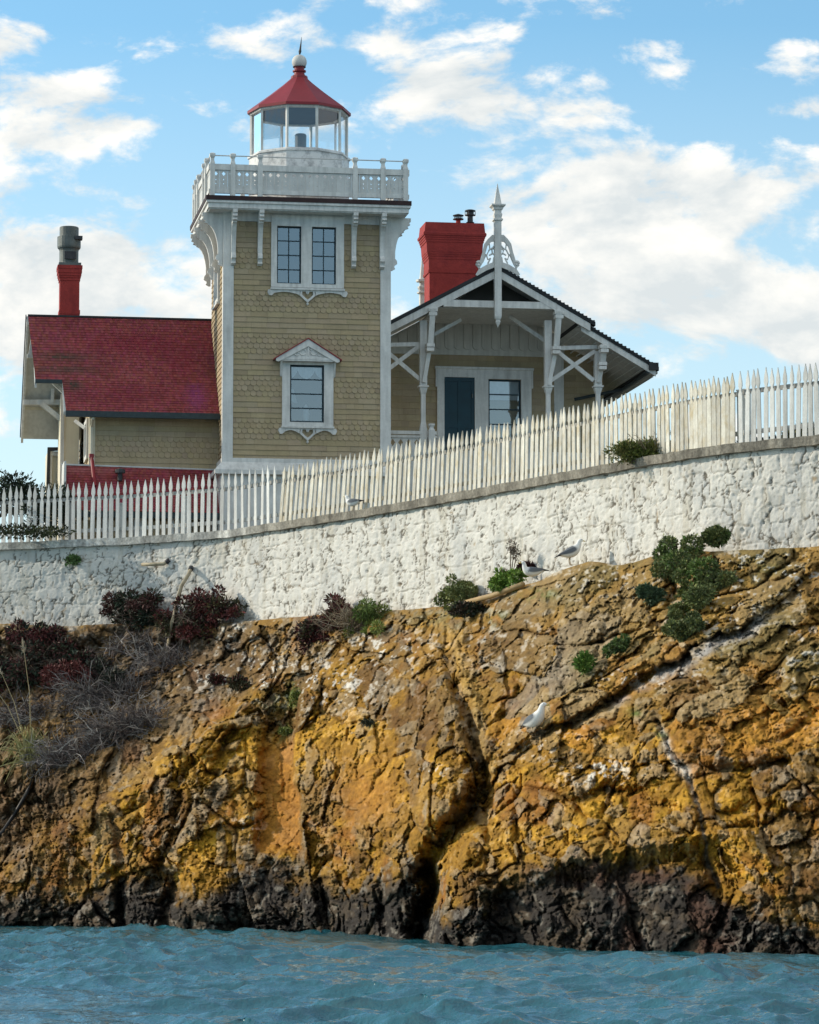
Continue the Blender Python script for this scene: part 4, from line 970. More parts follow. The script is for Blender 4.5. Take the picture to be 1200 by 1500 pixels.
# ---- keeper's wing on the left
WR, WE = 3.9, 1.0
q3 = lambda x, y, w: (*((lambda a: (a[0], w, a[1]))(Lc(x, y, w))),)
mold = (.075, .062, .045); dk = (.20, .015, .035); vio = (.24, .05, .16)
rid_l = q3(41, 461, WR); rid_r = q3(330, 471, WR); ea_l = q3(97, 598, WE); ea_r = q3(330, 611, WE)
zr_ = (rid_l[2] + rid_r[2]) / 2; ze_ = (ea_l[2] + ea_r[2]) / 2
tq = (Zc(70, 556, 1.9) - ze_) / (zr_ - ze_); wq = WE + (WR - WE) * tq; ul = q3(52, 556, wq)[0]; zq = ze_ + (zr_ - ze_) * tq
u_in = q3(91, 557, wq)[0]; u_e = ea_l[0]; u_r = ea_r[0]; ur_l = rid_l[0]
print('wing roof', ur_l, ul, u_in, u_e, u_r, zr_, ze_, wq)
up_s = [(.03, .42, .20, .06, mold, 1.0), (.06, .08, .24, .07, mold, .75), (.14, .30, .3, .05, dk, .6), (.5, .5, .3, .3, dk, .5)]
wroof = roof_slope('wing_roof', (u_in, wq, zq), (u_r, wq, zq), (u_r, WR, zr_), (u_in, WR, zr_), 24, 80, stains=[(.02, .36, .16, .07, mold, .75), (.04, .16, .17, .06, mold, .8), (.06, -.15, .05, .1, mold, .8), (.5, .6, .4, .2, dk, .6), (.75, .3, .1, .2, dk, .5)], seed=5)
roof_slope('roof_overhang', (ul, wq, zq), (u_in, wq, zq), (u_in, WR, zr_), (ur_l, WR, zr_), 24, 12, wroof, stains=[(.9, .36, .8, .07, mold, .75), (.9, .16, .8, .06, mold, .8)], seed=6)
roof_slope('roof_lower_slope', (u_e, WE, ze_), (u_r, WE, ze_), (u_r, wq, zq), (u_in, wq, zq), 13, 80, wroof, stains=[(.07, .85, .05, .2, mold, 1.), (.83, .6, .06, .5, vio, .8), (.4, .5, .3, .4, dk, .4)], seed=7)
with part('roof_ridge_cap', darkroof, wroof) as k: k.box((ur_l, WR - .06, zr_ - .02), (u_r, WR + .06, zr_ + .035))
with part('roof_deck', soffm, wroof) as k:
    th = .10; e = .012
    k.prism([(wq, zq - e), (WR, zr_ - e), (WR, zr_ - th - e), (wq, zq - th - e)], ul + .02, u_in, 'u')
    k.prism([(WR + .002, zr_ - e), (2 * WR - WE, ze_ - e), (2 * WR - WE, ze_ - e - th), (WR + .002, zr_ - th - e)], ur_l, u_in, 'u')
    k.prism([(WE, ze_ - e), (WR, zr_ - e), (2 * WR - WE, ze_ - e), (2 * WR - WE, ze_ - e - th), (WR, zr_ - th - e), (WE, ze_ - th - e)], u_in + .002, u_r, 'u')
with part('roof_back_slope', redroof, wroof) as k:
    k.cc = (.36, .026, .045); k.prism([(WR + .002, zr_), (2 * WR - WE, ze_), (2 * WR - WE, ze_ - .01), (WR + .002, zr_ - .01)], ur_l, u_r, 'u')
with part('gutter', gutterm, wroof) as k:
    k.box((u_e - .02, WE - .16, ze_ - .17), (u_r - .02, WE - .02, ze_ - .0)); k.box((ul, wq - .10, zq - .11), (u_in, wq - .012, zq - .0))
vg = MB()                                              # verge boards of the left gable
for sgn, we_ in ((1, wq), (-1, 2 * WR - WE)):
    zz_ = zq if sgn == 1 else ze_
    vg.prism([(WR, zr_ - .02), (we_, zz_ - .02), (we_, zz_ - .24), (WR, zr_ - .26)], ul - .02 if sgn == 1 else ur_l - .04, ul + .04 if sgn == 1 else ur_l + .03, 'u')
vg.build('verge_board', white, wroof)
with part('verge_edge', darkroof, wroof) as k:
    k.prism([(WR, zr_ + .03), (2 * WR - WE + .05, ze_ + .03), (2 * WR - WE + .05, ze_ - .07), (WR, zr_ - .05)], ur_l - .07, ur_l - .041, 'u')
WF = 1.45                                              # wing front wall
mb = MB(); mb.cc = (.33, .27, .15)
wz0, wz1 = Zc(230, 692, WF), ze_ - .02
wu0, wu1 = U(133, 650, WF), -.01
sheet(mb, wu0, wu1, 0, wz1, plane_front(WF)); shingle(mb, wu0 + .12, wu1, wz0 - .2, wz1, plane_front(WF), PAT, seed=8, shade=1.02)
hole = [(2.2, 3.1, Zc(120, 668, 2.6), Zc(120, 622, 2.6))]
sheet(mb, WF, 7., 0, wz1, plane_left(wu0), hole); shingle(mb, WF + .1, 6.5, wz0 - .2, wz1 - .2, plane_left(wu0), PAT, hole, seed=9)
mb.prism([(WF, wz1), (WR, zr_ - .15), (2 * WR - WF, wz1)], wu0, wu0 + .05, 'u')
mb.build('wing_wall', tanm, LH)
with part('corner_board', creamm) as k: k.box((wu0 - .05, WF - .06, wz0 - .3), (wu0 + .12, WF - .001, wz1)); k.box((wu0 - .05, WF, wz0 - .3), (wu0 - .001, WF + .16, wz1))
mbw = MB(); h0 = hole[0]
for a, b_, c_, d_ in ((h0[0] - .13, h0[0], h0[2] - .13, h0[3] + .13), (h0[1], h0[1] + .13, h0[2] - .13, h0[3] + .13), (h0[0], h0[1], h0[2] - .13, h0[2]), (h0[0], h0[1], h0[3], h0[3] + .13)): mbw.box((wu0 - .09, a, c_), (wu0, b_, d_))
ww = mbw.build('window', white, LH)
with part('pane', glass, ww) as k: k.add([(wu0 + .04, h0[0], h0[2]), (wu0 + .04, h0[1], h0[2]), (wu0 + .04, h0[1], h0[3]), (wu0 + .04, h0[0], h0[3])], [(0, 1, 2, 3)])
with part('sash', white, ww) as k: k.box((wu0 + .01, h0[0], (h0[2] + h0[3]) / 2 - .02), (wu0 + .035, h0[1], (h0[2] + h0[3]) / 2 + .02)); k.box((wu0 + .012, (h0[0] + h0[1]) / 2 - .02, h0[2]), (wu0 + .033, (h0[0] + h0[1]) / 2 + .02, h0[3]))
# plain cream bay behind the corner, with the braces under the overhang
bw = 4.2; bu0, bu1 = U(90.5, 640, bw), U(116, 640, bw)
with part('bay_wall', creamm) as k: k.box((bu0, bw, 0), (bu1, bw + 2.0, zq - .1))
with part('bay_corner_board', white) as k: k.box((bu0 - .04, bw - .04, 0), (bu0 + .07, bw - .001, zq - .1))
with part('gable_brace', white) as k:
    w = 5.6; bm_(k, 35, 589, 100, 589, w, 8, .18); bm_(k, 60, 590, 93, 616, w - .1, 7, .24); bm_(k, 78, 556, 77, 590, w - .05, 5, .2)
with part('gable_truss', white) as k: bm_(k, 40, 521, 62, 521, WR, 6, .14); bm_(k, 44, 521, 48, 496, WR - .02, 5, .18)
with part('gable_brace', white) as k: w = 2.4; bm_(k, 76, 558, 96, 577, w, 5, .1)
with part('gable_soffit', creamm) as k: k.prism([Lc(x, y, 6.0) for x, y in ((36, 600), (92, 600), (92, 560), (55, 556), (46, 480))], 6.0, 6.05)
with part('knee_brace', white) as k: a = Lc(114, 609, WF); b_ = Lc(128, 622, WF); k.beam((a[0], WF + 1.2, a[1]), (b_[0], WF + .9, b_[1]), .09, .09)
# lower red roof in front of the wing, its eave and the wall below (seen between the pickets)
lr = roof_slope('lower_roof', q3(94, 747, .1), q3(334, 752, .1), q3(330, 688, WF - .03), q3(91, 681, WF - .03), 18, 80, stains=[(.5, .5, .5, .3, dk, .3), (.15, .9, .2, .08, (.42, .16, .15), .6)], seed=11, base=(.27, .060, .062))
with part('roof_flashing', greyp, lr) as k: bm_(k, 90, 680, 330, 688.5, WF - .08, 2.2, .05)
with part('roof_vent', ironm, lr) as k: c_ = q3(176, 694, .95); k.lathe([(.07, c_[2] - .2), (.07, c_[2] + .02), (.15, c_[2] + .02), (.15, c_[2] + .12), (.02, c_[2] + .16)], (c_[0], .95), 10)
with part('gutter', gutterm, lr) as k: a = q3(94, 748, .1); b_ = q3(334, 753, .1); k.box((a[0], -.05, b_[2] - .16), (b_[0], .08, b_[2]))
lwz = q3(200, 753, .1)[2] - .17; lu0 = a[0] + .25; lu1 = b_[0]
mb = MB(); mb.cc = (.33, .27, .15); sheet(mb, lu0, lu1, 0, lwz, plane_front(.35)); shingle(mb, lu0, lu1, 0, lwz, plane_front(.35), [0], seed=12)
mb.build('lower_wall', tanm, LH)
with part('gable_board', white) as k: k.prism([Lc(91, 682, WF), Lc(94, 682, WF), Lc(97, 748, .1), Lc(92.5, 760, .1)], .3, WF)
with part('porch_lattice', white) as k:
    for x0, x1 in ((250, 322),): rc(k, x0, 757, x1, 761, .2, .06)
    for i in range(9): rc(k, 252 + i * 8.4, 761, 255 + i * 8.4, 790, .2, .05)
for x0, x1 in ((150, 166), (196, 214)):
    with part('shutter', white) as k: rc(k, x0, 757, x1, 792, .26, .06)
with part('downspout', creamm, label='cream painted downspout beside the wing corner') as k:
    x0, z1_ = U(134.5, 640, WF - .15), ze_ - .15
    k.tube([(x0, WE - .05, z1_ + .02), (x0, WE - .05, z1_ - .05), (x0, WF - .12, z1_ - .25), (x0, WF - .12, Zc(134, 668, WF - .12))], .05, 8)
with part('downspout', redmetal, label='red lower length of downspout leaning on the red roof') as k:
    k.tube([(x0, WF - .12, Zc(134, 667, WF - .12)), (x0 + .02, WF - .2, Zc(134, 676, WF - .2)), q3(139, 712, .75)], .055, 8); k.tube([(x0, WF - .12, Zc(134, 670, WF - .12)), (x0, WF - .12, Zc(134, 665, WF - .12))], .075, 8)
# slim left chimney with its steel cowl
def stack(mb, cu, cw, dr, secs):
    for (ya, yb_, hwid) in secs:
        za, zb = Zc(101, ya, cw), Zc(101, yb_, cw)
        mb.box((cu - hwid, cw - hwid * dr, zb), (cu + hwid, cw + hwid * dr, za - .0015))
CW = WR + .25; cu = U(101.5, 430, CW); px2 = .0202
ch = MB(); stack(ch, cu, CW, 1., [(391, 396, 18.2 * px2), (396, 402, 17.6 * px2), (402, 406, 16.8 * px2), (406, 409, 16 * px2), (409, 413, 15.2 * px2), (413, 456, 14.2 * px2), (456, 462, 15.4 * px2), (462, 490, 14.6 * px2)])
cho = ch.build('chimney', redpaint, LH, label='slim red chimney with a tall steel cowl on the wing ridge')
cz = lambda y: Zc(101, y, CW)
with part('chimney_cap', steel, cho) as k: k.box((cu - .33, CW - .33, cz(391)), (cu + .33, CW + .33, cz(387)))
with part('cowl', steel, cho, smooth=False) as k:
    k.lathe([(.30, cz(387)), (.285, cz(385)), (.285, cz(368)), (.30, cz(366)), (.34, cz(364)), (.35, cz(362)), (.35, cz(347.5)), (.285, cz(346.5)), (.285, cz(334)), (.27, cz(333))], (cu - .02, CW), 22)
with part('cowl_opening', ironm, cho) as k: k.box((cu - .17, CW - .36, cz(382)), (cu + .17, CW - .28, cz(371)))  # dark box put where the cowl's opening is only shade
with part('cowl_vane', ironm, cho) as k: k.box((cu + .14, CW - .36, cz(353)), (cu + .36, CW - .1, cz(348)))
# little gabled side porch glimpsed beyond the wing
SW_ = 6.5
spm = MB(); spm.box((U(70, 700, SW_), SW_, 0), (U(95, 700, SW_), SW_ + 1.5, Zc(82, 661, SW_)))
sp = spm.build('side_porch', creamm, LH)
with part('porch_edge', darkroof, sp) as k: pp(k, [(70, 655), (95, 655), (95, 659), (73.5, 660), (71, 790), (66, 790)], SW_ - .2, .18)
with part('porch_arch', white, sp) as k: pp(k, [(74, 661), (91, 661), (91, 676), (84, 668), (77, 667), (75, 740), (73, 740)], SW_ - .1, .08)

# ---- porch house on the right
V, PW, HW = 1.5, 1.9, 4.6
def roofprism(k, pts, t_, w0, w1):
    a = [Lc(x, y, V) for x, y in pts]; b_ = [(p, z - t_) for p, z in reversed(a)]; k.prism(a + b_, w0, w1)
edge_front = [(520, 498), (571, 470), (729, 388), (872, 472)]
main_edge = [(850, 468), (966, 537)]
with part('porch_roof', darkroof) as k: roofprism(k, edge_front, .115, V - .05, 5.2)
pro = COL.objects['porch_roof']
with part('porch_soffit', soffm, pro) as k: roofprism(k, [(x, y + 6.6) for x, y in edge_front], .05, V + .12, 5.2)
with part('house_roof', darkroof) as k: roofprism(k, main_edge, .115, V + .05, 9.5)
hro = COL.objects['house_roof']
with part('house_soffit', soffm, hro) as k:
    roofprism(k, [(x, y + 6.6) for x, y in main_edge], .05, V + .22, 9.4)
    for i in range(14):                                # boarded soffit
        a = Lc(850 + 8.4 * i, 476 + 5 * i, V); k.box((a[0] - .012, V + .25, a[1] - .20), (a[0] + .012, 9.3, a[1] - .175))
with part('roof_shingle_edge', darkroof, hro) as k:
    for i in range(26):
        tq_ = i / 26; a = Lc(729 + 143 * tq_, 388 + 84 * tq_, V); k.box((a[0], V - .07, a[1] - .075), (a[0] + .09, V + .5, a[1] - .012))
    for i in range(20):
        tq_ = i / 20; a = Lc(852 + 112 * tq_, 469 + 67 * tq_, V); k.box((a[0], V + .02, a[1] - .075), (a[0] + .09, V + .6, a[1] - .012))
bb = MB()
def board(k, pts, y_off, hpx, w, d):
    a = [Lc(x, y + y_off, w) for x, y in pts]; b_ = [Lc(x, y + y_off + hpx, w) for x, y in reversed(pts)]; k.prism(a + b_, w, w + d)
board(bb, [(520, 498), (571, 470), (724, 391)], 6, 11, V - .02, .08); board(bb, [(734, 391), (865, 468)], 6, 11, V - .02, .08)
board(bb, [(852, 469), (961, 535)], 6, 10, V + .08, .07)
bb.build('barge_board', white, pro)
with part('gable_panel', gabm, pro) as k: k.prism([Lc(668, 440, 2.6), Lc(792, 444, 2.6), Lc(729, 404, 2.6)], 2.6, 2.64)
with part('tie_beam', white, pro) as k: a = Lc(650, 441, V); b_ = Lc(816, 453, V); k.box((a[0], V - .01, b_[1]), (b_[0], V + .16, Lc(735, 441, V)[1]))
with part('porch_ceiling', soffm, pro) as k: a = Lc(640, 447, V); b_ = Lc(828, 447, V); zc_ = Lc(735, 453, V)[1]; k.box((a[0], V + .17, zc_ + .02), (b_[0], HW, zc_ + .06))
# king post with its turned spire, pendant and pierced crest
kp = MB(); w = V - .16; zz = lambda y: Zc(729.5, y, w); kc = U(730, 400, w); d2 = w + .09
sq = lambda r, z: [(kc - r, d2 - r, z), (kc + r, d2 - r, z), (kc + r, d2 + r, z), (kc - r, d2 + r, z)]
kp.loft([sq(.005, zz(479)), sq(.05, zz(474)), sq(.075, zz(470.5)), sq(.05, zz(469)), sq(.085, zz(466)), sq(.10, zz(463)), sq(.10, zz(324)), sq(.14, zz(322.5)), sq(.14, zz(320.5)), sq(.10, zz(319.5)), sq(.12, zz(315)), sq(.12, zz(313)), sq(.10, zz(312)), sq(.10, zz(308)), sq(.14, zz(306.5)), sq(.15, zz(304)), sq(.21, zz(301.5)), sq(.21, zz(299.5)), sq(.105, zz(299)), sq(.005, zz(268))])
kpo = kp.build('king_post', white, LH)
with part('ridge_crest', white, kpo) as k:
    w = V - .1; d_ = .07
    for sg in (-1, 1):
        X_ = lambda x: 729.5 + sg * (x - 729.5)
        f = lambda pts: pp(k, [(X_(x), y + (.03 * sg * 0)) for x, y in pts], w, d_)
        f([(733, 344), (738, 344), (744, 350), (749, 357), (752, 370), (756, 383), (760, 389), (757, 394), (752, 386), (748, 372), (745, 361), (739, 354), (733, 353)])   # outer curve
        f([(733, 383), (745, 387), (757, 394), (762, 402), (760, 404), (746, 396), (733, 391)])                                                                             # foot
        k.tube([(*[(lambda q_: (q_[0], w + .035, q_[1]))(Lc(X_(758.5) + 3.6 * cos(i * pi / 6), 385.5 + 4.2 * sin(i * pi / 6), w)) for i in range(13)],)][0:1] and [(lambda q_: (q_[0], w + .035, q_[1]))(Lc(X_(757.5) + 2.2 * cos(i * pi / 6), 386 + 2.6 * sin(i * pi / 6), w)) for i in range(13)], .055, 6)
        cur = lambda pts, r_=.026: k.tube([(lambda q_: (q_[0], w + .035, q_[1]))(Lc(X_(x), y, w)) for x, y in pts], r_, 5)
        cur([(733, 358), (737, 363), (742, 366), (746, 374), (744, 380), (740, 378)]); cur([(733, 374), (737, 371), (738, 366), (735, 364)]); cur([(740, 378), (744, 386)]); cur([(737, 371), (742, 374)]); cur([(742, 357), (741, 365)], .02); cur([(747, 372), (752, 384)], .03)
        f([(733, 374), (736, 377), (737, 384), (733, 384)])
# porch posts and braces
def porch_post(xp, ytop, ybot, w, big=True):
    with part('porch_post', white) as k:
        c_ = U(xp, 590, w); z = lambda y: Zc(xp, y, w); q_ = lambda r, zz_: [(c_ - r, w - r, zz_), (c_ + r, w - r, zz_), (c_ + r, w + r, zz_), (c_ - r, w + r, zz_)]
        secs = [q_(.105, z(690)), q_(.105, z(ybot)), q_(.08, z(ybot - 8)), q_(.065, z(ybot - 12)), q_(.065, z(578)), q_(.11, z(570)), q_(.11, z(568)), q_(.15, z(567.5)), q_(.15, z(565.5)), q_(.105, z(565)), q_(.105, z(ytop))]
        k.loft(secs)
    return COL.objects
porch_post(620, 470, 630, PW); porch_post(803, 470, 650, PW); porch_post(876, 515, 650, PW + .1)
def strut(x, y0, y1, lean, w):
    """long carved bracket from the post's shoulder out to the barge board"""
    with part('porch_bracket', white) as k:
        c_ = lambda x_, y_, w_: (Lc(x_, y_, w_)[0], w_, Lc(x_, y_, w_)[1])
        a = c_(x + 1, y1, w - .1); b_ = c_(x + lean * .75, (y0 + y1) / 2 - 2, w - .22); e = c_(x + lean, y0, V - .05)
        k.beam(a, b_, .12, .14); k.beam(b_, e, .16, .15)
        for (x_, y_, hw_) in ((x + lean, y0 + 2, .14), (x + lean, y0 + 8, .12), (x + lean * .72, (y0 + y1) / 2 + 6, .11), (x + lean * .75, (y0 + y1) / 2 + 0, .12)):
            q_ = Lc(x_, y_, V); k.box((q_[0] - hw_, V - .10, q_[1] - .05), (q_[0] + hw_, V + .22, q_[1] + .05))
strut(620, 452, 560, 14, PW); strut(803, 456, 564, 16, PW); strut(876, 506, 560, 9, PW + .1)
with part('cross_brace', white) as k: w = PW; bm_(k, 566, 514, 616, 556, w, 6, .08); bm_(k, 566, 543, 619, 503, w - .01, 6, .08); bm_(k, 566, 505, 618, 504, w, 6, .1)
with part('cross_brace', white) as k: w = PW; bm_(k, 811, 510, 870, 557, w, 6, .08); bm_(k, 808, 557, 872, 514, w - .01, 6, .08); bm_(k, 812, 510, 875, 508, w, 6, .1)
with part('knee_brace', white) as k: w = 2.6; bm_(k, 634, 491, 676, 468, w, 5, .08)
with part('knee_brace', white) as k: w = 2.6; bm_(k, 746, 463, 800, 500, w, 5.5, .08)
with part('gutter', gutterm, hro) as k:
    a = Lc(953, 539, V + .1); k.tube([(a[0] - .05, V + .1, a[1] - .1), (a[0] - .02, V + 2.2, a[1] - .14), (a[0] - .02, 9.0, a[1] - .16)], .07, 8)
    b_ = Lc(945, 546, V + .3); k.tube([(a[0] - .05, V + .3, a[1] - .13), (a[0] - .35, HW - .8, a[1] - .35), (a[0] - 1.75, HW - .3, a[1] - .62)], .05, 8)
with part('roof_corner', darkroof, hro) as k: a = Lc(957, 536, V); k.box((a[0] - .12, V - .02, a[1] - .12), (a[0] + .16, 9.4, a[1] + .10))
# recessed wall: shingle, scalloped frieze, door and window under one casing
mb = MB(); mb.cc = (.30, .245, .14)
hu0, hu1 = U(560, 600, HW), U(884, 600, HW)
fz = Zc(720, 520, HW)
door = (U(650.5, 590, HW), U(695, 590, HW), 0.5, Zc(672, 553, HW)); win = (U(715, 590, HW), U(763, 590, HW), Zc(740, 615, HW) - .6, Zc(740, 556, HW))
sheet(mb, hu0, hu1, 0, Zc(720, 512, HW), plane_front(HW), [door, win])
shingle(mb, hu0, hu1, Zc(720, 655, HW), fz, plane_front(HW), [0], [door, win], seed=21, ex=.19, shade=.95)
mb.build('house_wall', tanm, LH)
with part('corner_board', white) as k: rc(k, 812, 500, 826, 640, HW - .05, .05)
def roofz(u):
    e = [Lc(x, y, V) for x, y in ((520, 498), (571, 470), (729, 388), (872, 472), (966, 537))]
    return float(np.interp(u, [p for p, z in e], [z for p, z in e]))
with part('scalloped_boards', soffm) as k:
    x = 570.
    while x < 812:
        a0_ = U(x, 490, HW - .06); a1_ = U(x + 12.8, 490, HW - .06); zb_ = Zc(720, 516, HW - .06) + .06; rr = (a1_ - a0_) / 2; zt_ = min(roofz(a0_), roofz(a1_)) - .26
        if zt_ > zb_ + .25: k.prism([(a0_, zt_)] + [(a0_ + rr - rr * cos(pi * i / 8), zb_ + rr * .8 - rr * .8 * sin(pi * i / 8)) for i in range(9)] + [(a1_, zt_)], HW - .095, HW - .062)
        x += 13.6
with part('frieze_backing', soffm) as k:
    us = [U(565, 500, HW), U(650, 500, HW), U(729, 500, HW), U(800, 500, HW), U(826, 500, HW)]; zb_ = Zc(720, 521, HW - .06)
    k.prism([(us[0], zb_)] + [(u, roofz(u) - .24) for u in us] + [(us[-1], zb_)], HW - .061, HW - .012)
mb = MB(); w = HW; th = .09; cu0, cu1, czt = U(640, 590, w), U(778, 590, w), Zc(709, 542, w)
mb.box((cu0, w - th, .4), (door[0], w, czt)); mb.box((door[1], w - th, .4), (win[0], w, czt)); mb.box((win[1], w - th, .4), (cu1, w, czt)); mb.box((door[0], w - th, door[3]), (door[1], w, czt)); mb.box((win[0], w - th, win[3]), (win[1], w, czt)); mb.box((win[0], w - th, .4), (win[1], w, win[2]))
mb.box((cu0 - .07, w - th - .05, czt - .0), (cu1 + .07, w - .001, czt + .07)); mb.box((cu0 - .05, w - th - .02, czt - .55), (cu0 - .002, w - .001, czt - .002)); mb.box((cu1 + .002, w - th - .02, czt - .55), (cu1 + .05, w - .001, czt - .002))
dc = mb.build('door_casing', white, LH)
with part('door', doorm, dc) as k:
    k.box((door[0], w - .02, .4), (door[1], w + .04, door[3])); um = (door[0] + door[1]) / 2
    for a, b_ in ((door[0], door[0] + .10), (um - .045, um + .045), (door[1] - .10, door[1])): k.box((a, w - .045, .4), (b_, w - .0205, door[3]))
    for zz_ in (door[3] - .12, door[3] - 1.55): k.box((door[0] + .1, w - .044, zz_), (um - .045, w - .0206, zz_ + .12)); k.box((um + .045, w - .044, zz_), (door[1] - .1, w - .0206, zz_ + .12))
with part('door_handle', steel, dc) as k: k.box((door[1] - .09, w - .09, door[3] - .62), (door[1] - .05, w - .045, door[3] - .5))
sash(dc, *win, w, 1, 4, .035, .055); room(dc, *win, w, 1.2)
with part('roller_blind', lacem, dc) as k: k.box((win[0] + .05, w + .10, win[3] - .62), (win[1] - .05, w + .115, win[3]))
# porch balustrade and floor
with part('balustrade', white) as k:
    w = PW - .1; rc(k, 566, 631, 640, 636, w, .12); rc(k, 566, 637.5, 640, 641, w + .02, .08); rc(k, 566, 655, 640, 660, w + .02, .08)
    a, b_ = U(570, 645, w), U(640, 645, w); n = 6; zt_, zb_ = Zc(600, 641, w), Zc(600, 655, w)
    for i in range(n):
        p0 = a + (b_ - a) * i / n; p1 = a + (b_ - a) * (i + 1) / n; cx_, cz_ = (p0 + p1) / 2, (zt_ + zb_) / 2; y = w + .06; hw_, hh = .075, .11
        v = [(p0, y, zb_), (p1, y, zb_), (p1, y, zt_), (p0, y, zt_), (cx_ - hw_, y, cz_), (cx_ + hw_, y, cz_), (cx_, y, cz_ + hh), (cx_, y, cz_ - hh)]
        k.add(v, [(0, 1, 7), (1, 5, 7), (1, 2, 5), (2, 6, 5), (2, 3, 6), (3, 4, 6), (3, 0, 4), (0, 7, 4)])
with part('newel_post', white) as k: w = PW - .15; c_ = U(632, 640, w); k.loft([[(c_ + sx_ * r, w + sy_ * r, z) for sx_, sy_ in ((-1, -1), (1, -1), (1, 1), (-1, 1))] for r, z in ((.09, Zc(632, 660, w)), (.09, Zc(632, 630, w)), (.06, Zc(632, 628, w)), (.06, Zc(632, 626, w)), (.09, Zc(632, 623, w)), (.09, Zc(632, 621, w)), (.04, Zc(632, 620.5, w)))])
with part('porch_floor', greyp) as k: a = U(566, 650, PW); b_ = U(890, 650, PW); k.box((a, PW - .3, 0), (b_, HW, Zc(700, 662, PW)))
# big red chimney with two flues
CW2 = 7.0; zc2 = lambda y: Zc(662, y, CW2); u2 = lambda x: U(x, 380, CW2); cc2 = (u2(622) + u2(702)) / 2
ch = MB()
def sec(y0, y1, h0, h1, dep=1.0):
    ch.loft([[(cc2 - h, CW2 - dep * d_, z), (cc2 + h, CW2 - dep * d_, z), (cc2 + h, CW2 + dep * d_, z), (cc2 - h, CW2 + dep * d_, z)] for z, h, d_ in ((zc2(y1) + .0008, h1, .5 + (h1 - .8) * .6), (zc2(y0) - .0008, h0, .5 + (h0 - .8) * .6))])
pxc = .0205
for y0, y1, h0, h1 in ((331, 345, 45, 46.5), (345, 347, 47.5, 48.5), (347, 350, 48.5, 48), (350, 353, 46.5, 46.5), (353, 356, 45.5, 45.5), (356, 359.5, 44.5, 44.5), (359.5, 374, 43.5, 42.5), (374, 377, 42, 42), (377, 380, 41.2, 41.2), (380, 384, 40.4, 40.4), (384, 400, 39.6, 39.3), (400, 404, 40.5, 40.2), (404, 470, 38.6, 38.2)): sec(y0, y1, h0 * pxc, h1 * pxc)
cho = ch.build('chimney', redpaint, LH, label='broad corbelled red brick chimney with two small flue caps')
for xx_, base, pts in ((671.5, 'l', [(.085, 331.5), (.075, 324), (.07, 322.5)]), (689, 'r', [(.10, 331.5), (.085, 325)])):
    with part('flue', redpaint if base == 'l' else ironm, cho) as k: k.lathe([(r, zc2(y)) for r, y in pts], (u2(xx_), CW2), 12)
with part('flue_cap', ironm, cho) as k:
    c_ = (u2(671.5), CW2); k.lathe([(.085, zc2(322.5)), (.17, zc2(321.5)), (.17, zc2(320.5)), (.07, zc2(318.5))], c_, 14); k.lathe([(.17, zc2(316.2)), (.175, zc2(315.2)), (.02, zc2(313))], c_, 14)
    for i in range(4): k.tube([(c_[0] + .14 * cos(i * pi / 2 + .4), c_[1] + .14 * sin(i * pi / 2 + .4), zc2(321)), (c_[0] + .14 * cos(i * pi / 2 + .4), c_[1] + .14 * sin(i * pi / 2 + .4), zc2(315.6))], .012, 4)
with part('flue_cap', ironm, cho) as k:
    c_ = (u2(689), CW2); k.lathe([(.09, zc2(326)), (.13, zc2(325.6)), (.13, zc2(325)), (.09, zc2(324.6)), (.085, zc2(315)), (.17, zc2(315)), (.17, zc2(314)), (.10, zc2(313.6))], c_, 14); k.lathe([(.17, zc2(308.8)), (.17, zc2(307.6)), (.10, zc2(306.6))], c_, 14)
    k.lathe([(.10, zc2(314)), (.10, zc2(308))], c_, 10)
    for i in range(6): k.tube([(c_[0] + .16 * cos(i * pi / 3), c_[1] + .16 * sin(i * pi / 3), zc2(314)), (c_[0] + .16 * cos(i * pi / 3), c_[1] + .16 * sin(i * pi / 3), zc2(308.5))], .01, 4)
with part('rear_finial', white) as k:                  # a second spire peeping from behind the chimney
    w = 9.4; c_ = U(618.5, 430, w); z = lambda y: Zc(618.5, y, w)
    k.lathe([(.10, z(470)), (.10, z(431)), (.17, z(430)), (.17, z(428)), (.10, z(427)), (.15, z(422)), (.15, z(420)), (.09, z(419)), (.09, z(414)), (.20, z(413)), (.20, z(410)), (.09, z(409)), (.02, z(380))], (c_, w), 8)
with part('house_body', tanm) as k:
    k.cc = (.3, .245, .14); a = U(560, 560, HW); k.box((a, HW + .3, 0), (hu1 - .02, 9.5, Zc(700, 520, HW))); k.box((a, HW + .3, Zc(700, 520, HW)), (U(840, 560, HW), 9.4, Zc(700, 505, HW)))
# ================================================================== picket fences standing just behind the coping
pick_w = mat('picket_paint', (.74, .74, .71), rough=.7, var=.15, scale=3., streak=.3, spec=.2, vdet=(18., .12), orand=.22)
pick_sun = mat('weathered_sunlit_picket_paint', (.74, .71, .62), rough=.75, var=.2, scale=3., streak=.3, spec=.2, col2=(.62, .53, .36), vdet=(18., .14), orand=.25)  # weathered paint with the sunlit yellow cast mixed into its colour
railm = mat('rail_paint', (.36, .36, .34), rough=.8, var=.2, scale=3.)
def fence_pt(s, off=-.30):
    n_, d_ = wall_n(np.array([s])); p = wall_at(np.array([s]))[0]
    return p + n_[0] * off, n_[0], d_[0]
def picket_mesh(name, wd, h, th, tip=.30):
    k = MB(); a = wd / 2
    pl = [(-a, 0), (a, 0), (a, h - tip), (a * .52, h - tip + .03), (a * .52, h - tip + .055), (a * 1.0, h - tip + .105), (a * .86, h - tip + .17), (a * .42, h - .07), (0, h), (-a * .42, h - .07), (-a * .86, h - tip + .17), (-a * 1.0, h - tip + .105), (-a * .52, h - tip + .055), (-a * .52, h - tip + .03), (-a, h - tip)]
    k.prism(pl, -th / 2, th / 2); return k
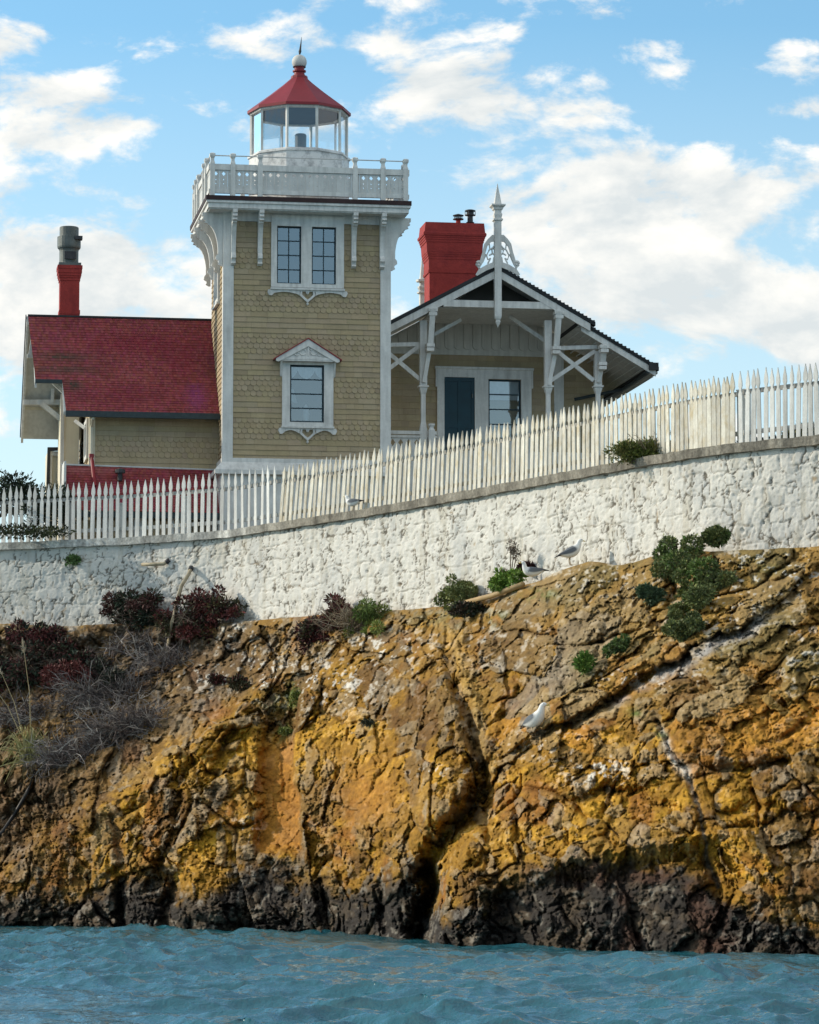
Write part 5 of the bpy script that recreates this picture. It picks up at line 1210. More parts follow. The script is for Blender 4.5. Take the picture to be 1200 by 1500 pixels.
def fence(label, x0, x1, spx, wd, h, m, lean, posts, hvar, seed, group):
    r = random.Random(seed); s0, s1 = float(s_of_px(x0)), float(s_of_px(x1))
    p0, n0, d0 = fence_pt((s0 + s1) / 2); root = empty('picket_fence', (p0[0], p0[1], ZT))
    tag(root, label, 'fence', group)
    proto = None; xs = np.arange(x0, x1, spx)
    for i, x in enumerate(xs):
        s = float(s_of_px(x + r.uniform(-.35, .35))); p, n_, d_ = fence_pt(s)
        if proto is None:
            proto = picket_mesh('picket', wd, 1., .028).build('picket', m, root); o = proto
        else:
            o = proto.copy(); COL.objects.link(o); o.parent = root
        hh = h(x) * (1 + r.uniform(-hvar, hvar))
        o.location = (p[0] - p0[0], p[1] - p0[1], -.02)
        o.rotation_euler = (r.gauss(0, .008), radians(lean(x)) + r.gauss(0, .008 if r.random() < .9 else .018), atan2(d_[1], d_[0]) + r.gauss(0, .02))
        o.scale = (r.uniform(.9, 1.1), 1, hh)
    for zf, zt_ in ((.22, .31), (1.03, 1.12)):
        k = MB(); pts = []
        ss = np.linspace(s0, s1, 24)
        for s in ss:
            p, n_, d_ = fence_pt(s, -.36); pts.append((p[0] - p0[0], p[1] - p0[1]))
        rings = []
        for s, (a, b_) in zip(ss, pts):
            p, n_, d_ = fence_pt(s); f = h(np.interp(s, WS, _cx)) / 1.5
            rings.append([(a, b_, zf * f), (a - n_[0] * .05, b_ - n_[1] * .05, zf * f), (a - n_[0] * .05, b_ - n_[1] * .05, zt_ * f), (a, b_, zt_ * f)])
        k.loft(rings); k.build('rail', railm if zf > 1 else m, root)
    for x, hw, hp in posts:
        s = float(s_of_px(x)); p, n_, d_ = fence_pt(s, -.47); k = MB(); k.box((-hw, -.06, -.1), (hw, .06, hp)); k.box((-hw - .012, -.072, hp), (hw + .012, .072, hp + .03))
        o = k.build('post', m, root); o.location = (p[0] - p0[0], p[1] - p0[1], 0); o.rotation_euler = (0, 0, atan2(d_[1], d_[0]))
G_ = 'white picket fence runs along the wall top'
fence('straight white picket fence run in front of the low red roof', -60, 392, 9.35, .118, lambda x: 1.66, pick_w, lambda x: 0.3, [(-28, .06, 1.0), (92, .07, 1.08), (167, .06, 1.0), (254, .07, 1.08)], .02, 31, G_)
fence('long leaning picket fence run with closely set weathered pickets tinted sunlit yellow', 397, 1066, 6.9, .132, lambda x: 1.60, pick_sun, lambda x: 6.5 * (1 - sstep(420, 980, x)) + .2, [(397, .085, 1.40), (560, .05, 1.3), (742, .09, 1.42), (905, .05, 1.35)], .022, 32, G_)
fence('widely spaced white picket fence run at the high right end', 1072, 1290, 9.5, .112, lambda x: 1.64, pick_w, lambda x: .4, [(1069, .15, 1.22), (1232, .07, 1.2)], .015, 33, G_)
# low plank rail fence far behind, between the pickets on the right
rf_ = empty('rail_fence', P(1130, 640, 92)); rf_.location.z = ZT - .1
tag(rf_, 'low grey rail fence seen through the pickets at far right', 'fence')
for i in range(6):
    k = MB(); k.box((-.07, -.05, 0), (.07, .05, 1.25)); o = k.build('post', railm, rf_); o.location = (-2.2 + i * 1.1, 0, 0)
for z in (.45, .95):
    k = MB(); k.box((-2.3, -.11, z), (3.4, -.055, z + .16)); k.build('rail', railm, rf_)

# ================================================================== gulls
def gull_mat():
    return mat('gull_plumage', (.8, .8, .8), rough=.75, var=.05, scale=20, spec=.2, vcol=True)
gullm = gull_mat(); billm = mat('gull_bill', (.62, .46, .10), rough=.4, var=.1); legm = mat('gull_leg', (.45, .33, .20), rough=.5, var=.15)
def gull(label, loc, yaw, sit=False, tuck=False, upright=0., size=1., lookyaw=0.):
    """built facing +x; length about 0.6 m; one lofted body from bill base over head, neck, breast to the tail"""
    root = empty('gull', loc, yaw); tag(root, label, 'gull', None)
    zb = .17 if not sit else .085
    S = [(-.30, .115, .006, .022, .05), (-.26, .11, .014, .05, .04), (-.20, .10, .034, .060, .0), (-.13, .085, .062, .075, 0), (-.05, .07, .088, .092, 0), (.03, .066, .098, .100, 0), (.10, .075, .092, .095, 0), (.155, .105, .074, .076, 0)]
    up = upright
    body = []
    for (x, z, hz, hy, _) in S:
        x2 = x * cos(up) - (z - .07) * sin(up) * .6; z2 = z + (x + .05) * sin(up); body.append((x2, zb + z2, hz * 1.14, hy * 1.1))
    bx, bz = body[-1][0], body[-1][1]
    if tuck: neck = [(bx + .035, bz + .055, .055, .056), (bx + .035, bz + .11, .046, .044), (bx + .045, bz + .150, .044, .042), (bx + .075, bz + .165, .036, .034), (bx + .105, bz + .160, .016, .015)]
    else: neck = [(bx + .032, bz + .045, .062, .060), (bx + .046, bz + .090, .052, .049), (bx + .056, bz + .128, .049, .047), (bx + .086, bz + .152, .043, .040), (bx + .116, bz + .148, .027, .025), (bx + .130, bz + .142, .012, .012)]
    allr = body + neck; n = 20; V_ = []; C_ = []
    for i, (x, z, hz, hy) in enumerate(allr):
        p0 = np.array(allr[max(0, i - 1)][:2]); p1 = np.array(allr[min(len(allr) - 1, i + 1)][:2]); d = p1 - p0; d /= np.linalg.norm(d); nx, nz = -d[1], d[0]
        hl = i - len(body)
        for j in range(n):
            a = 2 * pi * j / n; cy, cz = cos(a), sin(a); yy_ = hy * cy
            zz_ = hz * cz
            if i < len(body) and cz > -.3 and 1 <= i <= 6: yy_ *= 1.09; zz_ = zz_ * (1.02 if cz > 0 else 1)
            px_, pz_ = x + nx * zz_, z + nz * zz_
            if hl >= 0 and lookyaw:
                f = min(1, (hl + 1) / 4); ax = bx + .04; dx = px_ - ax; ang = lookyaw * f; px_, yy_ = ax + dx * cos(ang) - yy_ * sin(ang), dx * sin(ang) + yy_ * cos(ang)
            V_.append((px_, yy_, pz_))
            col = np.array((.80, .80, .78))
            if i < len(body):
                if i == 0 or (i == 1 and cz < .5): col = np.array((.03, .03, .032)) if cz < .75 else np.array((.7, .7, .7))
                elif 1 <= i <= 2 and cz > -.15: col = np.array((.05, .052, .058)) if i == 1 else np.array((.11, .12, .135))
                elif 3 <= i <= 6 and cz > -.25: col = np.array((.135, .15, .17))
                if i == 2 and -.3 < cz <= -.02: col = np.array((.8, .8, .8))
            C_.append(col)
    # wing folds: a shallow ledge along each flank where the grey mantle overlaps the white breast
    V_ = np.array(V_); m_ = len(allr)
    fs = []
    for i in range(m_ - 1):
        for j in range(n): fs.append((i * n + j, i * n + (j + 1) % n, (i + 1) * n + (j + 1) % n, (i + 1) * n + j))
    caps = [tuple(range(n))[::-1], tuple((m_ - 1) * n + j for j in range(n))]
    me = bpy.data.meshes.new('body'); me.from_pydata(V_.tolist(), [], fs + caps)
    at = me.color_attributes.new('Col', 'FLOAT_COLOR', 'POINT'); cc_ = np.ones((len(V_), 4), np.float32); cc_[:, :3] = np.array(C_); at.data.foreach_set('color', cc_.ravel())
    me.polygons.foreach_set('use_smooth', np.ones(len(me.polygons), bool))
    b_ = link('body', me, gullm, root); sd = b_.modifiers.new('sub', 'SUBSURF'); sd.levels = 1; sd.render_levels = 2
    hx, hz_ = neck[-1][0], neck[-1][1]; c0 = bx + .04
    rot = lambda x, y, z: (c0 + (x - c0) * cos(lookyaw) - y * sin(lookyaw), (x - c0) * sin(lookyaw) + y * cos(lookyaw), z)
    k = MB(); k.tube([rot(hx - .014, 0, hz_), rot(hx + .022, 0, hz_ - .004), rot(hx + .042, 0, hz_ - .008), rot(hx + .050, 0, hz_ - .020)], [.013, .011, .009, .003], 7); k.build('bill', billm, root, True)
    for sg in (-1, 1):
        k = MB(); ex, ez = neck[-3][0] + .008, neck[-3][1] + .010; c_ = rot(ex, sg * neck[-3][3] * .93, ez); k.lathe([(.001, c_[2] - .008), (.007, c_[2]), (.001, c_[2] + .008)], c_, 8); k.build('eye', ironm, root, True)
    for sg in (-1, 1):                                  # folded wings, grey with black tips crossing over the tail
        k = MB(); k.cc = (.135, .15, .17); w = []
        pts = [(.12, .02, .090, .03), (.06, .045, .100, .045), (-.03, .05, .098, .050), (-.13, .055, .078, .040), (-.22, .055, .046, .026), (-.30, .05, .024, .013), (-.36, .042, .010, .004)]
        for (x, dz, yo, hz) in pts:
            z = .075 + dz; x2 = x * cos(up) - (z - .07) * sin(up) * .6; z2 = zb + z + (x + .05) * sin(up) - .02
            w.append([(x2, sg * (yo + .010 * cos(2 * pi * j / 8)), z2 + hz * sin(2 * pi * j / 8)) for j in range(8)])
        k.loft(w); nv_ = len(k.v); k.c = [(.135, .15, .17)] * 32 + [(.06, .062, .07)] * 8 + [(.02, .02, .022)] * 16
        k.build('wing', gullm, root, True)
    if not sit:
        for sg in (-1, 1):
            k = MB(); fx_ = -.01 if not up else -.015
            k.tube([(fx_, sg * .035, zb + .03), (fx_ - .012, sg * .035, zb * .5), (fx_ + .008, sg * .035, .012)], [.016, .008, .007], 6)
            for t_ in (-.5, 0, .5): k.tube([(fx_ + .005, sg * .035, .012), (fx_ + .055 * cos(t_), sg * .035 + .055 * sin(t_), .004)], [.006, .003], 4)
            k.build('leg', legm, root, True)
    root.scale = (size,) * 3
    return root
p_, n_, d_ = fence_pt(float(s_of_px(515)), -.05)
gull('gull standing on the wall coping before the leaning pickets', (p_[0], p_[1], ZT + .012), atan2(-d_[1], -d_[0]) + radians(22), size=.95)
q_ = on_cliff(781, 848, .22); gull('gull sitting low on the rock beside the maroon plant', q_, radians(188), sit=True, tuck=True, size=1.06)
q_ = on_cliff(836, 828, .02); gull('grey winged gull standing on the crag just below the wall', q_, radians(14), upright=.42, size=1.12)
q_ = on_cliff(783, 1080, .12); gull('white breasted gull standing alone on a ledge mid cliff', q_, radians(-52), upright=.42, size=1.3, lookyaw=.5)

# ================================================================== plants
leafm = mat('leaf', (.1, .1, .1), rough=.6, var=.15, scale=6, spec=.3, vcol=True)
twigm = mat('dry_twig', (.2, .18, .17), rough=.9, var=.2, scale=8, vcol=True)
def leaves(name, parent, lobes, n, ll, lw, pal, seed, outward=1., droop=0., up=.0, fill=.35):
    """n small leaves over and through a set of lobes (centre, radii); every leaf has its own tone"""
    r = np.random.default_rng(seed); vol = np.array([b[0] * b[1] * b[2] for a, b in lobes]) ** .67; k = r.choice(len(lobes), n, p=vol / vol.sum())
    c_ = np.array([a for a, b in lobes])[k]; R_ = np.array([b for a, b in lobes])[k]
    d = r.normal(size=(n, 3)); d /= np.linalg.norm(d, axis=1)[:, None]
    rad = np.where(r.random(n) < fill, r.random(n) ** .5 * .9, 1 + r.normal(0, .13, n))
    p = c_ + d * R_ * rad[:, None]
    p = p + .35 * R_.min() * np.stack([vnoise(p * 4, 3), vnoise(p * 4, 4), vnoise(p * 4, 5)], -1)
    ax = d * outward + r.normal(0, .55, (n, 3)) + np.array([0, 0, up - droop]); ax /= np.linalg.norm(ax, axis=1)[:, None]
    sd = np.cross(ax, r.normal(size=(n, 3))); sd /= np.linalg.norm(sd, axis=1)[:, None]; nn = np.cross(ax, sd)
    L_ = ll * r.uniform(.6, 1.3, n)[:, None]; W_ = lw * r.uniform(.7, 1.25, n)[:, None]
    v = np.stack([p, p + ax * L_ * .5 + sd * W_ * .5 + nn * L_ * .06, p + ax * L_, p + ax * L_ * .5 - sd * W_ * .5 + nn * L_ * .06], 1)
    pal = np.array(pal); clump = (vnoise(p * 2.6, seed) + 1) / 2 + r.normal(0, .18, n)
    ci = np.clip((clump * len(pal)).astype(int), 0, len(pal) - 1); col = pal[ci] * r.uniform(.7, 1.7, n)[:, None]
    return link(name, fastmesh(name, v.reshape(-1, 3), [np.arange(4 * n).reshape(-1, 4)], np.repeat(col, 4, 0), False), leafm, parent)
def twigs(name, parent, n, L0, seed, pal, base=(0, 0, 0), spread=(1., .5, .8), br=.9, r0=.012, curl=.5, rad=.1, gravity=0.):
    r = np.random.default_rng(seed); k = MB(); pal = np.array(pal)
    for i in range(n):
        p = np.array(base) + r.normal(0, rad, 3) * np.array([1, .5, .4]); d = r.normal(0, 1, 3) * np.array(spread); d[2] = abs(d[2]) + .15; d /= np.linalg.norm(d)
        L_ = L0 * r.uniform(.45, 1.1); pts = [p]; m_ = 5
        for j in range(m_):
            d = d + r.normal(0, curl * .35, 3) + np.array([0, 0, -gravity]); d /= np.linalg.norm(d); p = p + d * L_ / m_; pts.append(p)
        k.cc = tuple(pal[r.integers(len(pal))] * r.uniform(.6, 1.3)); rr = r0 * r.uniform(.6, 1.2)
        k.tube(pts, rr, 3, rr * .35)
        for b_ in range(3):
            j = r.integers(2, m_); q = pts[j]; e = d + r.normal(0, .8, 3); e /= np.linalg.norm(e); e2 = e + r.normal(0, .4, 3); e2 /= np.linalg.norm(e2)
            k.tube([q, q + e * L_ * .2, q + (e + e2) * L_ * .2], rr * .6, 3, rr * .2)
    return k.build(name, twigm, parent)
def mpp(x, y): return cliff_D(x, y) / F
def lobeset(seed, n, rx, ry, rz, k=.5):
    r = np.random.default_rng(seed); out = [((0, 0, rz * .25), (rx * .62, ry * .7, rz * .55))]
    for i in range(n * 2):
        a = r.uniform(-.5, pi + .5) if i % 3 else r.uniform(0, 2 * pi); f = r.uniform(.45, .95); s_ = r.uniform(.45, 1.15) * k
        out.append(((rx * f * cos(a), ry * .5 * f * sin(a) - ry * .2, rz * (.35 + .55 * f * sin(a))), (rx * s_, ry * s_ * .9, rz * s_)))
    return out
def shrub(name, label, cat, x, y, wpx, hpx, n, ll, lw, pal, seed, out=.1, lob=7, k=.42, onwall=False, tw=0, twp=None, group=None, depth=.8, **kw):
    """x, y: middle of the plant in the photo; wpx, hpx its size there"""
    if onwall: D_ = float(wall_D(x)) - .05
    else: D_ = cliff_D(x, min(y + hpx * .35, 1400)) - out
    s_ = D_ / F; c_ = P(x, y + hpx * .30, D_); root = empty(name, c_); tag(root, label, cat, group)
    lobes = lobeset(seed, lob, wpx / 2 * s_, wpx / 2 * s_ * depth, hpx / 2 * s_ * 1.0, k)
    lobes = [((a[0], a[1], a[2] + hpx * .08 * s_), b) for a, b in lobes]
    leaves('foliage', root, lobes, n, ll, lw, pal, seed, **kw)
    if tw: twigs('stems', root, tw, hpx * s_ * .8, seed + 1, twp or [(.12, .09, .07), (.2, .16, .12)], rad=wpx * s_ * .12, spread=(1, .5, .7))
    return root
MAR = [(.085, .022, .022), (.125, .034, .030), (.055, .018, .018), (.040, .042, .022), (.075, .065, .030)]
DKG = [(.026, .038, .026), (.045, .060, .034), (.060, .028, .022), (.075, .030, .026)]
GRN = [(.090, .140, .035), (.120, .180, .045), (.070, .110, .035), (.160, .200, .055)]
YGR = [(.17, .21, .04), (.12, .16, .03), (.23, .26, .06), (.09, .12, .03)]
BLG = [(.105, .130, .050), (.140, .165, .060), (.185, .200, .065), (.080, .100, .042)]
def clumps(name, label, cat, pts, n, ll, lw, pal, seed, out=.12, tw=0, twp=None, wall=False, **kw):
    """an irregular plant: leafy clumps (photo x, y, radius px) each rooted on the rock where it grows"""
    r = np.random.default_rng(seed); c0 = None; lobes = []
    for (x, y, q) in pts:
        d = cliff_D(x, min(y + q * .5, 1400)) - out; d = min(d, float(wall_D(x)) - .15) if wall else d
        p = P(x, y, d)
        if c0 is None: c0 = P(x, y + q * .6, d); root = empty(name, c0); tag(root, label, cat)
        for k in range(3):
            w = q * d / F * r.uniform(.35, .85); o_ = r.normal(0, .55, 3) * q * d / F
            lobes.append((tuple(p - c0 + o_), (w * r.uniform(.9, 1.25), w * .8, w * r.uniform(.7, 1.0))))
    leaves('foliage', root, lobes, n, ll, lw, pal, seed, **kw)
    if tw: twigs('stems', root, tw, .7, seed + 1, twp or [(.12, .09, .07), (.2, .16, .12)], rad=.35, spread=(1, .5, .7))
    return root
clumps('shrub', 'dark green shrub with red tips against the left wall foot', 'shrub', [(195, 895, 20), (172, 893, 15), (215, 885, 16), (225, 876, 9), (185, 912, 14), (160, 900, 7), (208, 905, 15)], 3600, .13, .05, DKG, 51, tw=26, wall=True)
clumps('shrub', 'broad maroon shrub behind the bent drain pipe', 'shrub', [(297, 896, 24), (262, 905, 20), (325, 890, 20), (280, 885, 18), (342, 897, 11), (252, 922, 15), (275, 925, 15), (305, 912, 18), (310, 876, 10)], 6200, .13, .05, MAR, 52, tw=50, out=.2, wall=True)
clumps('shrub', 'maroon shrub spilling over the rock edge left of the green tuft', 'shrub', [(490, 905, 20), (470, 918, 18), (455, 935, 15), (505, 892, 13), (482, 928, 15), (508, 910, 12), (446, 946, 8), (495, 885, 9)], 5000, .13, .05, MAR, 53, tw=30, out=.15)
clumps('shrub', 'large dark maroon shrub mass at the left edge above the pampas grass', 'shrub', [(60, 955, 30), (25, 962, 28), (95, 945, 22), (40, 935, 20), (5, 980, 26), (70, 978, 24), (110, 965, 18), (80, 930, 14), (-20, 960, 26), (35, 992, 18), (-10, 1000, 18)], 11000, .14, .055, MAR[:3] + DKG, 54, tw=60, out=.3)
shrub('shrub', 'bright red brown shrub hanging below the dark mass at left', 'shrub', 96, 984, 62, 40, 1500, .12, .05, MAR[:2] + [(.11, .034, .03)], 55, out=.5)
clumps('shrub', 'black green shrub trailing right of the bright red brown one', 'shrub', [(140, 985, 18), (125, 970, 14), (160, 992, 14), (150, 1005, 12), (118, 1000, 12)], 2600, .13, .05, [(.02, .028, .02), (.035, .042, .03), (.045, .028, .025)], 57, out=.2)
shrub('shrub', 'small maroon tuft among grey stones above the golden rock', 'shrub', 355, 999, 38, 28, 900, .10, .045, MAR, 56)
shrub('shrub', 'little maroon tuft on the scrubby slope left of centre', 'shrub', 318, 995, 24, 16, 500, .10, .045, MAR, 58)
clumps('shrub', 'green and straw coloured shrub with drooping dry stems at wall foot', 'shrub', [(520, 914, 11), (545, 900, 15), (556, 915, 11), (530, 902, 12), (540, 922, 12), (514, 925, 6)], 3000, .12, .03, YGR + GRN[:2], 59, tw=140, twp=[(.26, .20, .13), (.18, .13, .09), (.34, .28, .2)], out=.2)
clumps('succulent', 'rounded dark green succulent left of the tan pipe', 'plant', [(666, 874, 17), (656, 880, 12), (678, 870, 13), (668, 862, 10), (672, 888, 10)], 4200, .075, .045, BLG[:3], 60, out=.12, fill=.15)
shrub('shrub', 'dark trailing plant hanging under the tan pipe', 'plant', 690, 892, 50, 26, 1500, .09, .05, [(.03, .045, .02), (.045, .03, .02), (.02, .03, .016)], 61)
clumps('succulent', 'bright green succulent with dead flower stalks above the tan pipe', 'plant', [(744, 852, 13), (730, 858, 9), (757, 846, 9), (738, 846, 7), (764, 842, 6)], 1700, .11, .05, [(.10, .18, .03), (.16, .25, .04), (.07, .12, .025)], 62, out=.1)
shrub('shrub', 'dark maroon plant in the wall just behind the sitting gull', 'plant', 776, 831, 30, 22, 900, .09, .045, [(.035, .012, .013), (.05, .018, .018)], 63, onwall=True)
shrub('succulent', 'round green succulent tucked against the wall at right', 'plant', 1050, 784, 37, 38, 3600, .07, .045, BLG + GRN[:1], 64, out=-.2, k=.34, fill=.15)
clumps('succulent', 'largest green succulent mat draping the cliff top', 'plant', [(1005, 835, 24), (982, 815, 16), (1012, 815, 18), (1032, 842, 20), (1040, 862, 16), (1010, 860, 24), (988, 846, 16), (1000, 884, 18), (1026, 882, 17), (978, 830, 11), (1052, 850, 9), (992, 902, 10), (968, 822, 8)], 17000, .075, .042, BLG + GRN[1:2], 65, out=.15, fill=.15)
shrub('succulent', 'small dark green succulent left of the largest mat', 'plant', 955, 868, 34, 34, 2200, .07, .04, [(.06, .095, .05), (.09, .13, .06)], 66, out=.15)
clumps('succulent', 'green succulent clump below the largest mat above a grey ledge', 'plant', [(1008, 914, 17), (990, 920, 12), (1022, 910, 11), (1000, 930, 9)], 4600, .075, .042, BLG[1:], 67, out=.2, fill=.15)
clumps('succulent', 'flat green succulent pad lower left of the mats', 'plant', [(902, 948, 13), (890, 955, 9), (914, 943, 8)], 2400, .07, .04, [(.09, .14, .045), (.12, .18, .05), (.07, .10, .04)], 68, out=.12)
shrub('shrub', 'yellow green tuft in a rock cleft lowest of the right plants', 'plant', 860, 970, 26, 32, 1300, .10, .035, [(.09, .17, .03), (.14, .22, .04), (.06, .10, .022)], 69, out=.1)
shrub('shrub', 'green seedling tuft growing out of the left wall face', 'plant', 108, 820, 22, 18, 700, .10, .04, [(.08, .15, .05), (.12, .20, .07)], 70, onwall=True, tw=22, twp=[(.08, .06, .05)])
shrub('shrub', 'mossy olive tuft on the sunlit arris of the central buttress', 'plant', 433, 1020, 14, 34, 700, .06, .03, YGR, 71)
shrub('shrub', 'pale green tuft in the golden alcove', 'plant', 418, 1071, 22, 14, 600, .06, .03, YGR, 72)
shrub('shrub', 'tiny dark tuft in the middle of the central buttress', 'plant', 540, 1058, 16, 14, 400, .06, .03, [(.03, .045, .03), (.05, .06, .04)], 73)
# clipped bush growing through the fence on the coping
def bush_at(name, label, x, y, wpx, hpx, D_, n, ll, lw, pal, seed, lob=9, **kw):
    s_ = D_ / F; root = empty(name, P(x, y + hpx * .45, D_)); tag(root, label, 'bush')
    lobes = [((a[0], a[1], a[2] + hpx * .1 * s_), b) for a, b in lobeset(seed, lob, wpx / 2 * s_, wpx / 2 * s_ * .6, hpx / 2 * s_, .42)]
    leaves('foliage', root, lobes, n, ll, lw, pal, seed, **kw); return root
b_ = bush_at('bush', 'olive green bush growing on the coping in front of the pickets', 942, 654, 84, 50, float(wall_D(940)) + .12, 5200, .085, .03, [(.11, .135, .03), (.16, .175, .04), (.08, .10, .028), (.19, .165, .055)], 81, up=.5)
twigs('stems', b_, 60, .42, 82, [(.10, .085, .05), (.16, .13, .08)], base=(.25, 0, .2), rad=.3, spread=(.6, .3, 1.))
bush_at('bush', 'dark evergreen bush seen through pickets at the right edge', 1184, 632, 60, 46, 82., 2600, .12, .05, [(.03, .045, .018), (.06, .075, .03), (.09, .09, .03)], 83)
bush_at('bush', 'low dark bush line behind the rail fence at right', 1128, 646, 90, 24, 96., 1800, .12, .05, [(.012, .016, .012), (.025, .03, .02)], 84)
bush_at('bush', 'dark leafy bush behind the pickets at the left edge', 10, 715, 90, 80, 97., 2600, .16, .06, DKG[:2] + [(.03, .035, .025)], 85)
bush_at('bush', 'loose dark bush with upright twigs behind the left pickets', 78, 735, 70, 90, 96., 1900, .17, .05, DKG[:2] + [(.05, .06, .04)], 86, up=.6)
bush_at('bush', 'low mossy bush at the foot of the left pickets', 34, 775, 120, 26, 94.8, 1300, .11, .05, [(.03, .04, .015), (.05, .06, .02), (.02, .025, .015)], 87)
def tree(name, label, c, r_, seed):
    root = empty(name, (c[0], c[1], ZT - .3)); tag(root, label, 'tree'); h_ = c[2] - ZT
    k = MB(); k.cc = (.09, .07, .055); k.tube([(0, 0, -.3), (.2, 0, h_ * .4), (-.1, .1, h_)], [.30, .24, .10], 9)
    for i in range(7):
        a = i * .9; k.tube([(.15, 0, h_ * (.35 + .06 * i)), (1.2 * cos(a), 1.2 * sin(a), h_ * (.6 + .06 * i)), (r_ * .75 * cos(a), r_ * .75 * sin(a), h_ * (.85 + .05 * i))], [.13, .09, .03], 6)
    k.build('trunk', twigm, root)
    leaves('crown', root, [((a[0], a[1], h_ - r_ * .3 + a[2]), b) for a, b in lobeset(seed, 12, r_, r_, r_, .30)], 2600, .17, .07, [(.03, .045, .022), (.05, .07, .03), (.022, .032, .018)], seed, fill=.6)
tree('tree', 'dark tree whose leaf tips just enter the photo at the left edge', (-12.95, 99.5, 13.25), .8, 91)
# dry grey scrub on the left slope
def scrub(label, x, y, wpx, hpx, n, seed, out=.1):
    D_ = cliff_D(x, y) - out; s_ = D_ / F; root = empty('dry_scrub', P(x, y + hpx * .3, D_)); tag(root, label, 'scrub')
    r = np.random.default_rng(seed)
    for j in range(3):
        bx = (j - 1) * wpx * s_ * .28
        twigs('twig_clump', root, int(n * .55), hpx * s_ * 1.0, seed * 3 + j, [(.17, .145, .14), (.25, .22, .21), (.12, .10, .095), (.36, .33, .30), (.09, .07, .065)], base=(bx, 0, 0), rad=wpx * s_ * .13, spread=(1.1, .6, .55), r0=.017, curl=.8, gravity=.10)
scrub('grey wispy dead scrub, upper clump beside the black green shrub', 165, 1010, 110, 62, 330, 101, .1)
scrub('grey dead scrub, middle clump spilling towards the golden ridge', 205, 1055, 130, 60, 360, 102, .15)
scrub('grey dead scrub, lowest clump right of the pampas grass', 130, 1098, 120, 60, 360, 103, .15)
scrub('brown grey dead scrub beneath the broad maroon shrub', 262, 970, 110, 56, 300, 104, .1)
scrub('thin grey dead scrub highest on the bare slope', 215, 945, 90, 40, 180, 105, .05)
scrub('dark dead scrub at the far left below the maroon mass', 60, 1040, 110, 56, 240, 106, .05)
# pampas grass
D_ = cliff_D(42, 1110) - .7; s_ = D_ / F; pg = empty('pampas_grass', P(42, 1112, D_)); tag(pg, 'straw coloured pampas grass tuft with two tall plumes at left edge', 'grass tuft', None, 'thing')
r = np.random.default_rng(7); k = MB()
for i in range(230):
    a = r.normal(0, .62); L_ = r.uniform(.35, 1.25); h_ = cos(a) * L_; x_ = sin(a) * L_ * .9; y_ = r.normal(0, .2) - .1; dr = r.uniform(.15, .8) * abs(sin(a)) * L_ + r.uniform(0, .18)
    b0 = np.array((r.normal(0, .10), r.normal(0, .06), -.1)); k.cc = tuple(np.array([(.50, .43, .20), (.36, .34, .13), (.62, .54, .28), (.22, .20, .09)][r.integers(4)]) * r.uniform(.7, 1.2))
    k.tube([b0, b0 + (x_ * .35, y_ * .3, h_ * .55), b0 + (x_ * .75, y_ * .7, h_ * .85 - dr * .2), b0 + (x_ * 1.1, y_, h_ * .9 - dr)], .021, 3, .004)
for i in range(46):
    x_ = r.normal(.1, .3); k.cc = tuple(np.array((.30, .24, .12)) * r.uniform(.6, 1.1)); b0 = np.array((r.normal(.1, .1), -.1, 0)); k.tube([b0, b0 + (x_ * .6, -.15, .0), b0 + (x_, -.2, -.5 * r.uniform(.4, 1.3))], .009, 3, .003)
k.build('blades', twigm, pg)
for x0, y0, x1, y1, tp in ((45, 1085, 36, 958, 1), (34, 1080, 2, 985, 1), (30, 1075, -14, 1000, 0)):
    k = MB(); k.cc = (.36, .30, .17); a = P(x0, y0, D_) - np.array(pg.location); b_ = P(x1, y1, D_ - .1) - np.array(pg.location); m_ = (a + b_) / 2 + np.array((.06, 0, .05)); k.tube([a, m_, b_], .012, 4, .006); k.build('stalk', twigm, pg)
    if tp:
        k = MB(); d = (b_ - m_) / np.linalg.norm(b_ - m_); k.cc = (.42, .36, .26)
        for i in range(90):
            t_ = r.random(); q = b_ - d * .02 + d * (t_ * .50 - .05); e = d * .7 + r.normal(0, .42, 3); k.cc = tuple(np.array((.50, .43, .31)) * r.uniform(.7, 1.2)); w_ = .075 * sin(pi * min(1, t_ + .12)) + .02
            k.tube([q, q + e * w_ * 1.3], .008, 3, .002)
        k.build('plume', twigm, pg)
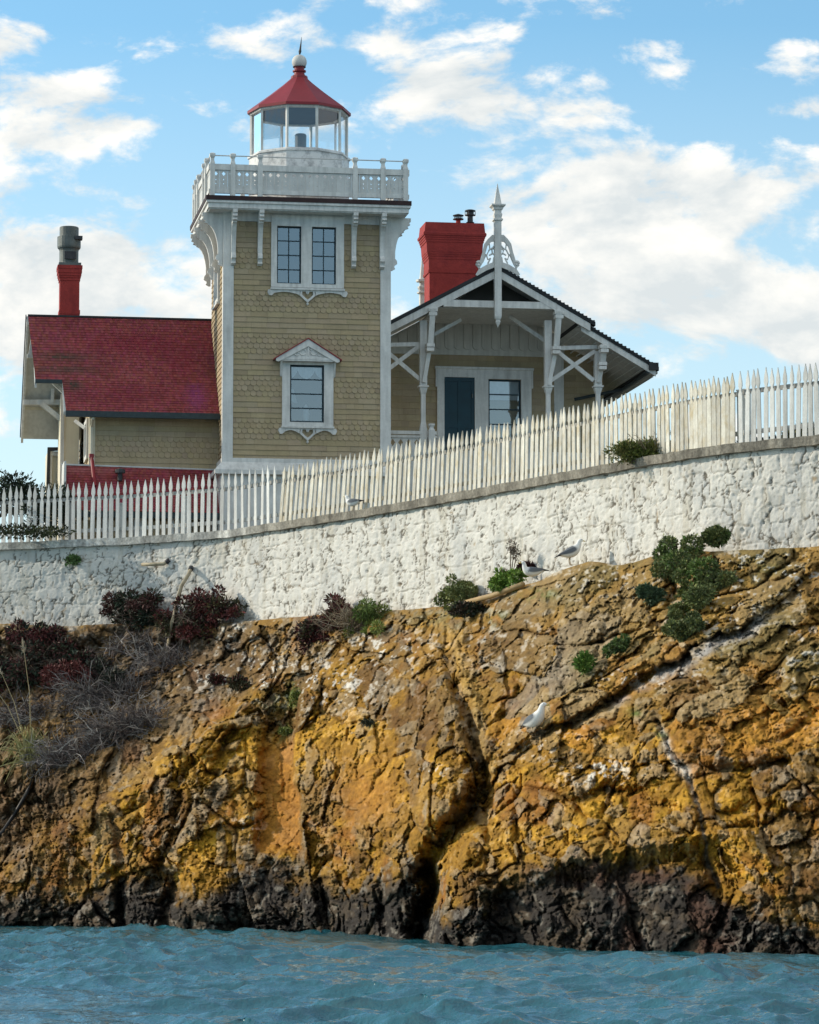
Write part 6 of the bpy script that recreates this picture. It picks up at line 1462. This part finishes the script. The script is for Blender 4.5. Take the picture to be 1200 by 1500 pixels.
# dead flower stalks of the bright succulent
sc_ = P(744, 858, cliff_D(744, 858) - .1); st = empty('dead_stalk', sc_); tag(st, 'dry brown seed heads on tall stalks before the white wall', 'plant')
for i, (x, y) in enumerate(((748, 800), (753, 806), (757, 812), (730, 826), (742, 834))):
    k = MB(); k.cc = (.13, .095, .07); b_ = P(x, y, cliff_D(744, 858) - .05) - sc_; k.tube([(.0 + i * .02, 0, -.1), b_ * .5 + np.array((.03, 0, 0)), b_], .014, 4, .009); k.build('stalk', twigm, st)
    if i < 3: leaves('seed_head', st, [((b_[0], b_[1], b_[2]), (.09, .07, .13))], 110, .06, .03, [(.12, .09, .07), (.18, .14, .10)], 120 + i)
# ================================================================== drain pipes and hose
pvc = mat('aged_pipe', (.42, .36, .25), rough=.6, var=.25, scale=5., col2=(.28, .22, .14)); tanpipe = mat('tan_pipe', (.36, .25, .12), rough=.6, var=.2, scale=4.)
hosem = mat('black_hose', (.018, .016, .016), rough=.5, var=.3)
def pipe(name, label, pts, r_, m, outlet=None):
    w = [P(x, y, d) for x, y, d in pts]; root = empty(name, w[0]); tag(root, label, 'pipe'); k = MB(); k.tube([p - w[0] for p in w], r_, 9); k.build('pipe_run', m, root, True)
    if outlet is not None:
        k = MB(); p = w[outlet] - w[0]; q = w[outlet + (1 if outlet == 0 else -1)] - w[0]; d = (q - p) / np.linalg.norm(q - p); k.tube([p - d * .03, p + d * .09], r_ * 1.35, 9); k.build('pipe_collar', ironm, root, True)
wd_ = lambda x: float(wall_D(x))
pipe('drain_pipe', 'short horizontal drain pipe sticking out of the left wall', [(247, 821, wd_(247) - .02), (240, 826, wd_(240) - .12), (226, 826.5, wd_(226) - .2), (208, 827, wd_(208) - .28)], .05, pvc, 0)
pipe('drain_pipe', 'long bent drain pipe running down from the wall through the maroon shrub', [(280, 832, wd_(280) - .05), (277, 840, wd_(277) - .25), (266, 858, wd_(266) - .5), (258, 884, wd_(258) - .75), (252, 912, wd_(250) - 1.4), (247, 940, cliff_D(247, 940) - .25), (243, 963, cliff_D(243, 963) - .1)], .052, pvc, 0)
pipe('drain_pipe', 'tan pipe lying along the crag top beside the sitting gull', [(682, 883, cliff_D(684, 887) - .25), (720, 873, cliff_D(722, 878) - .22), (766, 856, cliff_D(766, 862) - .12)], .065, tanpipe)
pipe('hose', 'black hose trailing down the ochre rock at the left edge', [(52, 1128, cliff_D(52, 1128) - .12), (40, 1160, cliff_D(40, 1160) - .08), (22, 1192, cliff_D(22, 1192) - .1), (4, 1218, cliff_D(4, 1218) - .08), (-20, 1240, cliff_D(-20, 1240) - .05)], .05, hosem)
